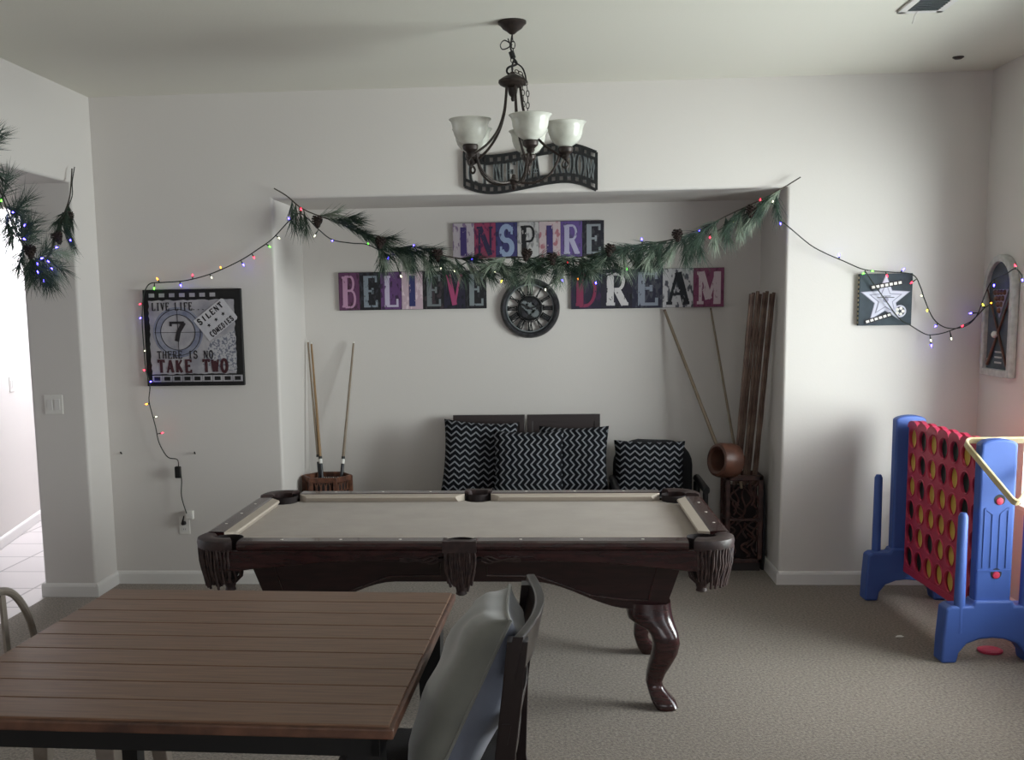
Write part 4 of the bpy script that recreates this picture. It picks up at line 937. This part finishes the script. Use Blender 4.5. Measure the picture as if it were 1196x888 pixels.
for dz in (-.026, .026):
    s = MB().prism([(-.017,dz-.014),(.017,dz-.014),(.017,dz+.014),(-.017,dz+.014)], (-2.345,YW,.385), EX, EZ, -EY, .006, .008).build('socket', M_TRIM, ou, bevel=.003)
    for dx in (-.006, .006): MB().box(-2.345+dx-.001, -2.345+dx+.001, YW-.0085, YW-.008, .385+dz-.004, .385+dz+.005).build('slot', M_DARKP, s)
t = thing('plug_adapter', 'small white plug adapter standing out of the wall outlet top', 'adapter', (-2.30, YW-.009, .46))
MB().box(-2.325, -2.275, YW-.045, YW-.0095, .43, .485).build('body', M_WHITE, t, bevel=.004)
MB().box(-2.315, -2.285, YW-.047, YW-.045, .45, .47).build('face', M_TRIM, t)
# ceiling vent
vx0, vx1, vy0, vy1 = 1.60, 1.805, 4.98, 5.42
vt = thing('ceiling_vent', 'white ceiling air vent with dark slats near the top right', 'vent', ((vx0+vx1)/2, (vy0+vy1)/2, ZC))
m = MB()
for bx in ((vx0,vx1,vy0,vy0+.03),(vx0,vx1,vy1-.03,vy1),(vx0,vx0+.035,vy0,vy1),(vx1-.035,vx1,vy0,vy1)): m.box(*bx, ZC-.012, ZC)
m.build('frame', M_TRIM, vt, bevel=.003)
MB().box(vx0+.02, vx1-.02, vy0+.02, vy1-.02, ZC-.001, ZC).build('duct', M_DARKP, vt)
m = MB()
for i in range(13):
    y = vy0+.045+i*.029; m.obox(((vx0+vx1)/2, y, ZC-.008), (.067,0,0), (0,.009,.006), (0,-.0008,.001))
m.build('slats', M_IRONG, vt)
MB().tube([(1.685,5.385,ZC-.01),(1.685,5.43,ZC-.02),(1.69,5.46,ZC-.035),(1.688,5.47,ZC-.045)], .003, 6).build('lever', M_TRIM, vt)
o = MB().lathe([(0,ZC-.012),(.018,ZC-.012),(.03,ZC-.004),(.03,ZC)], (2.242,6.45,0), 16).build('ceiling_sprinkler', M_BRONZE); tag(o, 'small dark round fitting on the ceiling near the right corner', 'ceiling fitting')
for x, z, lb in ((-2.734,.852,'small dark nail in the wall left of the hanging plug wire'), (-2.253,.849,'small dark nail in the wall right of the hanging plug wire')):
    tag(MB().tube([(x,YW,z),(x+.004,YW-.02,z+.006),(x+.004,YW-.026,z+.014)], .004, 6).build('wall_nail', M_IRON), lb, 'nail')

# ------------------------------------------------------------------ chandelier
HXc, HYc = -.16, 5.37
cd = thing('chandelier', 'bronze chandelier with five upturned alabaster glass shades over the pool table', 'chandelier', (HXc, HYc, ZC))
C0 = (HXc, HYc, 0)
MB().lathe([(0,ZC),(.066,ZC),(.066,ZC-.010),(.056,ZC-.018),(.045,ZC-.032),(.026,ZC-.044),(.012,ZC-.056),(0,ZC-.06)], C0, 28).build('canopy', M_BRONZE, cd)
def chain(pts, name, r=.011, th=.0022, par=cd):
    m = MB(); P_ = catmull(pts, 8); Ls = [0]
    for i in range(1, len(P_)): Ls.append(Ls[-1]+(P_[i]-P_[i-1]).length)
    n = max(2, int(Ls[-1]/(r*2.5))); k = 0
    for i in range(n):
        s = Ls[-1]*(i+.5)/n
        while k < len(Ls)-2 and Ls[k+1] < s: k += 1
        t = (P_[k+1]-P_[k]).normalized(); c = P_[k].lerp(P_[k+1], (s-Ls[k])/max(1e-6, Ls[k+1]-Ls[k]))
        sd = t.cross(EY if i % 2 else EX).normalized()
        m.tube([c+t*(r*1.5*cos(a))+sd*(r*.72*sin(a)) for a in [2*pi*q/10 for q in range(10)]], th, 5, closed=True)
    return m.build(name, M_BRONZE, par)
chain([(HXc,HYc,3.002),(HXc+.004,HYc,2.95),(HXc,HYc,2.89),(HXc+.002,HYc,2.845)], 'chain', .012)
MB().tube(catmull([(HXc,HYc,3.0),(HXc-.008,HYc-.01,2.94),(HXc+.008,HYc,2.90),(HXc-.002,HYc-.008,2.86),(HXc,HYc,2.83)], 6), .004, 6).build('cord', M_BLACK, cd)
m = MB(); m.tube(catmull([(HXc,HYc,2.955),(HXc-.035,HYc-.01,2.975),(HXc-.055,HYc-.01,2.955),(HXc-.045,HYc,2.937),(HXc-.012,HYc,2.95),(HXc-.02,HYc,2.985)], 8), .0028, 6)
m.tube(catmull([(HXc,HYc,2.90),(HXc+.02,HYc,2.87),(HXc-.02,HYc-.02,2.85),(HXc-.024,HYc,2.83),(HXc+.01,HYc,2.82)], 8), .005, 6)
m.tube(catmull([(HXc+.005,HYc,2.88),(HXc+.045,HYc-.01,2.85),(HXc+.062,HYc-.01,2.80),(HXc+.055,HYc,2.77)], 8), .004, 6)
m.tube([(HXc-.006,HYc-.004,2.925),(HXc+.004,HYc-.004,2.895)], .013, 8); m.build('tied_cord', M_BLACK, cd)
chain([(HXc+.012,HYc-.02,2.835),(HXc+.045,HYc-.05,2.81),(HXc+.068,HYc-.06,2.75),(HXc+.07,HYc-.06,2.66),(HXc+.062,HYc-.05,2.60),(HXc+.052,HYc-.05,2.62),(HXc+.05,HYc-.05,2.70),(HXc+.045,HYc-.04,2.77)], 'spare_chain', .010)
MB().lathe([(0,2.836),(.01,2.834),(.014,2.826),(.03,2.818),(.05,2.808),(.066,2.797),(.068,2.786),(.060,2.776),(.045,2.768),(.024,2.762),(.022,2.745),(.018,2.73),(.009,2.72),(.010,2.712),(.006,2.702),(0,2.70)], C0, 28).build('hub', M_BRONZE, cd)
for i, a in enumerate((-70, 2, 74, 146, 218)):
    a = radians(a); d = Vector((cos(a), sin(a), 0)); c = Vector((HXc, HYc, 0)); Pt = lambda r, z, c=c, d=d: c+d*r+EZ*z
    m = MB().tube(catmull([Pt(.035,2.775),Pt(.040,2.72),Pt(.052,2.65),Pt(.085,2.57),(Pt(.14,2.505)),Pt(.20,2.462),Pt(.243,2.435)], 6), .0062, 8)
    m.tube(catmull([Pt(.243,2.435),Pt(.258,2.41),Pt(.245,2.392),Pt(.23,2.405),Pt(.240,2.425)], 5), .0052, 6)
    m.tube(catmull([Pt(.215,2.452),Pt(.205,2.42),Pt(.18,2.375),Pt(.13,2.338),Pt(.07,2.325),Pt(.012,2.335)], 6), .0058, 8)
    arm = m.build('arm', M_BRONZE, cd)
    cc = Pt(.245, 0)
    MB().lathe([(0,2.432),(.014,2.434),(.02,2.444),(.018,2.452),(.034,2.466),(.037,2.482),(.034,2.488),(0,2.488)], cc, 20).build('socket_cup', M_BRONZE, arm)
    pr_ = [(.024,2.486),(.032,2.492),(.055,2.506),(.072,2.528),(.080,2.552),(.083,2.575),(.088,2.590),(.098,2.600),(.0955,2.602),(.085,2.592),(.079,2.576),(.076,2.553),(.068,2.531),(.052,2.511),(.03,2.497),(.022,2.492)]
    MB().lathe(pr_, cc, 32, closed=True).build('lamp_shade', M_GLASS, arm, angle=60)
    MB().ball((cc.x,cc.y,2.545), .022, 12, 8, (1,1,1.4)).build('bulb', M_WHITE, arm)
MB().lathe([(0,2.37),(.008,2.365),(.012,2.35),(.024,2.342),(.024,2.328),(.012,2.318),(.014,2.306),(.006,2.296),(0,2.292)], C0, 20).build('finial', M_BRONZE, cd)

# ------------------------------------------------------------------ giant four-in-a-row game, triangle rack
GB = thing('four_in_a_row_game', 'giant blue and red upright disc-dropping game standing in the right corner', 'game', (2.125, 5.375, 0))
GA = radians(-2.2)   # turned slightly; local y runs to the back
def gx(x, y, z): return Vector((x, y, z))
gk = dict(local=True)
def gpost(y):
    h = 1.09; w = .086
    out = [(-w,.12),(w,.12),(w,h-.03)]+[(w*cos(radians(a)), h-.03+.03*sin(radians(a))) for a in range(15, 180, 15)]+[(-w,h-.03)]
    m = MB().prism(out, (0,y,0), EX, EZ, EY, -.036, .036); p = m.build('post', M_BLUE, GB, bevel=.012, seg=3, local=True)
    s = -1 if y < .5 else 1
    q = MB(); Y = y+s*.036
    for a, b in (((-.055,.47),(-.055,.76)),((.055,.47),(.055,.76)),((-.018,.47),(-.018,.73)),((.018,.47),(.018,.73)),((-.055,.76),(-.018,.73)),((.055,.76),(.018,.73)),((-.08,.455),(.08,.455))):
        q.ribbon([a,b], .004, (0,Y,0), EX, EZ, EY*s, -.002, .004)
    q.build('moulded_ridges', M_BLUE, p, local=True)
    for z in (.80, .44, .215):
        MB().lathe([(0,.0015),(.026,.0015),(.026,-.004)], (0.01,Y,z), 18, EX, EZ, EY*s).build('peg_hole', M_DARKP, p, local=True)
        MB().lathe([(0,.008),(.016,.006),(.019,.0)], (0.01,Y,z-.007), 14, EX, EZ, EY*s).build('peg', M_RED, p, local=True)
def gfoot(y):
    out = [(-.238,0),(-.165,0),(-.155,.05),(-.12,.095),(-.06,.118),(0,.124),(.06,.118),(.12,.095),(.155,.05),(.165,0),(.238,0),(.235,.12),(.225,.27),(.20,.285),(.10,.285),(.09,.31),(-.09,.31),(-.10,.285),(-.20,.285),(-.225,.27),(-.235,.12)]
    MB().prism(out, (0,y,0), EX, EZ, EY, -.055, .055).build('foot', M_BLUE, GB, bevel=.012, seg=3, local=True)
    for x in (-.155, .155):
        s = -1 if y < .5 else 1
        MB().tube([(x,y+s*.03,.15),(x,y+s*.03,.72),(x,y+s*.03,.738)], [.027,.023,.014], 14).build('disc_pole', M_BLUE, GB, local=True)
for y in (.0, 1.15): gpost(y); gfoot(y)
cols, rows = 7, 6; bw, bh = .146, .137; by0, bz0 = .064, .215
disc_kind = ['YYYBBB', 'BBBYYB', 'YYYYBY', 'BBYYYY', 'BYYYYY', 'YBBYBB', 'YBBBBB']   # from the rear column, top first
discs = []
for sx in (-1, 1):
    m = MB(); hr = .0545
    for c in range(cols):
        for r in range(rows):
            cy, cz = by0+bw*(c+.5), bz0+bh*(r+.5); n = 24; x0, x1 = sx*.018, sx*.024
            sq = []
            for k in range(n):
                a = 2*pi*k/n; ca, sa = cos(a), sin(a); q = 1/max(abs(ca), abs(sa)); sq.append((cy+ca*q*bw/2, cz+sa*q*bh/2))
            ci = [(cy+hr*cos(2*pi*k/n), cz+hr*sin(2*pi*k/n)) for k in range(n)]
            vs = [(x1,a,b) for a, b in sq]+[(x1,a,b) for a, b in ci]+[(x0,a,b) for a, b in sq]+[(x0,a,b) for a, b in ci]
            fs = []
            for k in range(n):
                l = (k+1) % n
                fs += [(k,l,n+l,n+k),(2*n+k,3*n+k,3*n+l,2*n+l),(n+k,n+l,3*n+l,3*n+k)]
            m.add(vs, fs)
            m.tube([(x1,cy+(hr+.004)*cos(2*pi*k/20),cz+(hr+.004)*sin(2*pi*k/20)) for k in range(20)], .0045, 6, closed=True)
        cy = by0+bw*(c+.5); zt = bz0+bh*rows
        m.prism([(cy-bw/2,zt-.01)]+[(cy+bw/2,zt-.01)]+[(cy+bw/2*.96*cos(radians(a)), zt+.032*sin(radians(a))) for a in range(0,181,20)], (0,0,0), EY, EZ, EX, min(sx*.008,sx*.032), max(sx*.008,sx*.032))
        m.prism([(cy-bw/2,bz0-.035),(cy+bw/2,bz0-.035),(cy+bw/2,bz0+.002),(cy-bw/2,bz0+.002)], (0,0,0), EY, EZ, EX, min(sx*.010,sx*.026), max(sx*.010,sx*.026))
    m.build('game_board', M_RED, GB, local=True, fix=True)
m = MB()
for c in range(cols+1): m.box(-.018, .018, by0+bw*c-.003, by0+bw*c+.003, bz0-.03, bz0+bh*rows)
m.box(-.012, .012, by0, by0+bw*cols, bz0-.034, bz0-.02)
m.build('column_dividers', M_RED, GB, local=True)
GB.rotation_euler = (0, 0, -GA*1.0)
Rg = Matrix.Translation(GB.location) @ Matrix.Rotation(-GA, 4, 'Z')
protos = {}
for c in range(cols):
    for r in range(rows):
        kd = disc_kind[c][r]; cy = by0+bw*(cols-1-c+.5); cz = bz0+bh*(rows-1-r+.5)
        nm = {'Y': 'yellow', 'B': 'dark green'}[kd]
        if kd not in protos:
            o = MB().lathe([(0,-.007),(.044,-.007),(.05,-.010),(.062,-.008),(.062,.008),(.05,.010),(.044,.007),(0,.007)], (0,0,0), 28, EY, EZ, EX).build('game_disc', M_YEL if kd == 'Y' else M_DISC, None, local=True, angle=50)
            protos[kd] = o
        else: o = protos[kd].copy(); COL.objects.link(o)
        o.matrix_world = Rg @ Matrix.Translation((0, cy, cz-.0))
        tag(o, '%s game disc in the %s row, %s column from the far blue post' % (nm, ('top','second','third','fourth','fifth','bottom')[r], ('first','second','third','fourth','fifth','sixth','seventh')[c]), 'game disc', '%s discs in the upright game' % nm)
o = MB().lathe([(0,.0),(.055,0),(.06,.005),(.06,.013),(.05,.017),(.044,.013),(0,.013)], (2.19,5.50,0), 28).build('game_disc', M_RED); tag(o, 'red game disc lying on the carpet under the blue game foot', 'game disc')
# triangle rack slung round the front post
A_ = Vector((1.99,5.442,1.073)); B_ = Vector((2.42,5.442,1.073)); C_ = Vector((2.125,5.12,.812))
pts = []
for p, q, r_ in ((A_,C_,B_),(B_,A_,C_),(C_,B_,A_)):   # corner p between q and r_
    u1 = (q-p).normalized()*.045; u0 = (r_-p).normalized()*.045
    for t in [i/6 for i in range(7)]: pts.append((p+u0)*(1-t)**2+p*2*t*(1-t)+(p+u1)*t*t)
# order: around A from AB side to AC side etc.
a1, b1, c1 = pts[0:7], pts[7:14], pts[14:21]
loop = a1+c1+b1
nrm = (B_-A_).cross(C_-A_).normalized(); m = MB(); rings = []
cen = (A_+B_+C_)/3; N_ = len(loop)
for i, p in enumerate(loop):
    t = (loop[(i+1) % N_]-loop[i-1]).normalized(); s = t.cross(nrm).normalized()
    rings.append([p+s*.006+nrm*.018, p-s*.006+nrm*.018, p-s*.006-nrm*.018, p+s*.006-nrm*.018])
m.loft(rings, False, False, closed=True)
tag(m.build('triangle_rack', M_RACK, bevel=.003), 'pale wooden triangle ball rack hung over the front blue post of the game', 'ball rack')
m = MB(); m.add([(1.80,5.74,.001),(1.835,5.73,.004),(1.85,5.745,.002),(1.815,5.755,.006),(1.83,5.742,.012)], [(0,1,4),(1,2,4),(2,3,4),(3,0,4),(0,3,2,1)])
tag(m.build('paper_scrap', M_WHITE), 'tiny white scrap of paper on the carpet beside the blue game', 'paper scrap')

# ------------------------------------------------------------------ pine garlands and string lights
def cone_mesh(c, ax, L=.075, R=.030, seed=0):
    m = MB(); rn = random.Random(seed); ax = ax.normalized(); s = ax.orthogonal().normalized(); t = ax.cross(s); c = Vector(c)
    m.lathe([(0,0),(R*.55,L*.12),(R*.65,L*.4),(R*.4,L*.8),(0,L)], c, 10, s, t, ax)
    for i in range(46):
        f = i/46; a = i*2.399; r = R*(.55+.45*sin(pi*min(1, f*1.1+.12)))*(1-.35*f)
        d = s*cos(a)+t*sin(a); tg = ax.cross(d); p = c+ax*(L*(.03+.9*f))+d*r*.5; q = p+d*r*.75-ax*.003+ax*.012*f*0
        w = tg*(.009*(1-.4*f)); h = ax*.0022
        m.add([p-w*.6-h, p+w*.6-h, q+w-h*1.5, q-w-h*1.5, p-w*.6+h, p+w*.6+h, q+w+h, q-w+h], [(0,3,2,1),(4,5,6,7),(0,1,5,4),(1,2,6,5),(2,3,7,6),(3,0,4,7)])
    return m
def needles(m, p, d, n, L, spread, rn, droop=.25, length_along=.13):
    """a sprig: a short twig from p along d with needles leaving it"""
    d = d.normalized(); s = d.orthogonal().normalized(); t = d.cross(s)
    for i in range(n):
        f = rn.random(); b = p+d*(length_along*f); a = rn.uniform(0, 2*pi); sp = spread*rn.uniform(.35, 1.15)
        dr = (d*cos(sp)+(s*cos(a)+t*sin(a))*sin(sp)).normalized(); dr.z -= droop*rn.uniform(.2, 1.2); dr.normalize()
        if b.y+dr.y*L > YW-.012 and -10 < b.x < 10 and m.wall_y: dr.y = min(dr.y, (YW-.014-b.y)/L); dr.normalize()
        if not m.wall_y and b.x < -1 and (b.z > 2.40 or b.y > 6.38): dr.x = max(dr.x, (-2.798-b.x)/(L*1.15)); dr.normalize()
        ln = L*rn.uniform(.7, 1.15); e = b+dr*ln; mid = b+dr*ln*.5+Vector((0,0,.002)); q = dr.orthogonal().normalized(); w = dr.cross(q); r = .0015
        k = [b+q*r, b-q*r*.5+w*r*.87, b-q*r*.5-w*r*.87]; k2 = [mid+q*r*.9, mid-q*r*.45+w*r*.78, mid-q*r*.45-w*r*.78]
        m.add(k+k2+[e], [(0,1,4,3),(1,2,5,4),(2,0,3,5),(3,4,6),(4,5,6),(5,3,6)])
def garland(name, label, path, sprigs, cones, seed, wall_y=True, frost=.2):
    P_ = catmull(path, 6); t = thing(name, label, 'garland', P_[len(P_)//2]); rn = random.Random(seed)
    MB().tube(P_, .0042, 6).build('stem', M_STEM, t)
    Ls = [0]
    for i in range(1, len(P_)): Ls.append(Ls[-1]+(P_[i]-P_[i-1]).length)
    def at(f):
        s = f*Ls[-1]
        for i in range(len(P_)-1):
            if Ls[i+1] >= s: break
        return P_[i].lerp(P_[i+1], (s-Ls[i])/max(1e-6, Ls[i+1]-Ls[i])), (P_[i+1]-P_[i]).normalized()
    for f, dv_, n, L, spd, kind in sprigs:
        p, tg = at(f); m = MB(); m.wall_y = wall_y
        d = Vector(dv_) if dv_ else tg
        tw = p+d.normalized()*.13
        needles(m, p, d, n, L, spd, rn); m.tube([p, tw], [.003,.0015], 5)
        m.build('pine_sprig', M_FROST if kind == 'f' else M_NEEDLE, t, fix=False)
    for i, (c, ax) in enumerate(cones): cone_mesh(c, Vector(ax), seed=i).build('pinecone', M_CONE, t)
    return t
rn = random.Random(11); sp = []
def band(f0, f1, n, dirs, cnt, L, spd, fr=.15):
    for i in range(n):
        f = f0+(f1-f0)*(i+.5)/n; d = rn.choice(dirs); sp.append((f, (d[0]+rn.uniform(-.2,.2), -.25+rn.uniform(-.15,.15), d[1]+rn.uniform(-.2,.2)), cnt, L, spd, 'f' if rn.random() < fr else 'g'))
band(.035, .07, 4, [(.15,-1),(-.15,-1)], 55, .12, .45)
band(.09, .22, 10, [(.9,-.25),(.7,-.7),(1,.1)], 75, .125, .5)
band(.20, .34, 14, [(.8,-.6),(.4,-1),(1,-.1),(.1,-1)], 80, .13, .6)
band(.355, .44, 9, [(.9,-.5),(.7,-.9),(1,.1)], 75, .125, .5)
band(.45, .60, 20, [(.6,-.6),(-.5,-.8),(1,-.2),(-.9,-.3),(0,-1)], 80, .12, .8, .22)
band(.58, .74, 18, [(-.6,-.8),(-1,-.3),(.8,-.5),(-.1,-1)], 80, .125, .65, .2)
band(.72, .86, 14, [(-.8,-.6),(-.5,-.9),(.1,-1)], 75, .13, .55)
band(.87, .965, 10, [(-.7,-.8),(-.3,-1),(-.1,-1)], 65, .13, .5, .4)
cones = [((CONES[i][0], CONES[i][1]-.02, CONES[i][2]+.035), (.15*(-1)**i, -.35, -1)) for i in range(len(CONES))]
garland('pine_garland', 'long green pine garland with pinecones swagged across the niche opening', GAR_PATH, sp, cones, 4)
sp = []
def band2(f0, f1, n, dirs, cnt=75, L=.125, spd=.6, fr=.1):
    for i in range(n):
        f = f0+(f1-f0)*(i+.5)/n; d = rn.choice(dirs); sp.append((f, (rn.uniform(-.1,.35), d[0]+rn.uniform(-.2,.2), d[1]+rn.uniform(-.2,.2)), cnt, L, spd, 'f' if rn.random() < fr else 'g'))
band2(.13, .22, 4, [(-.5,-.9),(-.9,-.7)], spd=.35)
band2(.20, .25, 2, [(.5,-.8)], spd=.25)
band2(.38, .62, 12, [(.3,-.8),(.8,-.2),(-.6,-.9),(.6,.5)], spd=.8)
band2(.60, .78, 8, [(.3,.7),(-.7,-.6),(.8,0)], spd=.8)
band2(.78, 1.0, 7, [(.5,.5),(.6,-.3),(-.3,-.9)], spd=.7)
cones = [((-2.76, 6.325, 2.325), (.2,.1,-1)), ((-2.75, 5.80, 2.105), (.2,-.2,-1)), ((-2.76, 6.15, 2.2), (.2,.3,-.8))]
garland('pine_garland', 'pine garland with pinecones hanging in the hall opening at left', G2_PATH, sp, cones, 9, wall_y=False)

def light_string(name, label, wires, bulbs, group=None, extra=None):
    t = thing(name, label, 'string lights', wires[0][0])
    allp = []
    m = MB()
    for w in wires:
        P_ = catmull(w, 5); allp += P_; m.tube(P_, .0034, 6)
    m.build('wire', M_WIRE, t)
    for x, y, z, c in bulbs:
        b = Vector((x, y, z)); p = min(allp, key=lambda q: (q-b).length); d = (b-p)
        if d.length > .14: p = p.lerp(b, 1-.06/d.length)
        d = b-p; d = d.normalized() if d.length > 1e-4 else Vector((0,-1,-.3)).normalized()
        if (b-p).length < .02: b = p+d*.02
        bm_ = MB().tube([b-d*.004, b, b+d*.008, b+d*.013], [.0035,.0042,.0032,.001], 8).build('bulb', BULB[c], t)
        MB().tube([p, b-d*.012, b-d*.003], [.0022,.0045,.0045], 7).build('bulb_socket', M_SOCK, bm_)
    return t
ls = light_string('string_lights', 'string of multicoloured bulbs rising from the outlet and running along the garland', [L_WIRE], L_BULB)
m = MB(); m.box(-2.372, -2.335, 6.785, 6.815, .70, .775); m.build('inline_controller', M_BLACK, ls, bevel=.006)
m = MB(); m.tube([(-2.345,6.842,.40),(-2.345,6.815,.402),(-2.34,6.80,.42),(-2.33,6.80,.455)], [.014,.012,.006,.0036], 8); m.build('plug', M_BLACK, ls)
light_string('string_lights', 'looped strands of multicoloured bulbs between the niche and the arched plaque', [R_WIRE_A, R_WIRE_B], R_BULB)
light_string('string_lights', 'short run of mostly blue bulbs wound through the left hall garland', [[(p[0]+.012, p[1]+.01*(-1)**i, p[2]+.01) for i, p in enumerate(G2_PATH)]], G2_BULB)
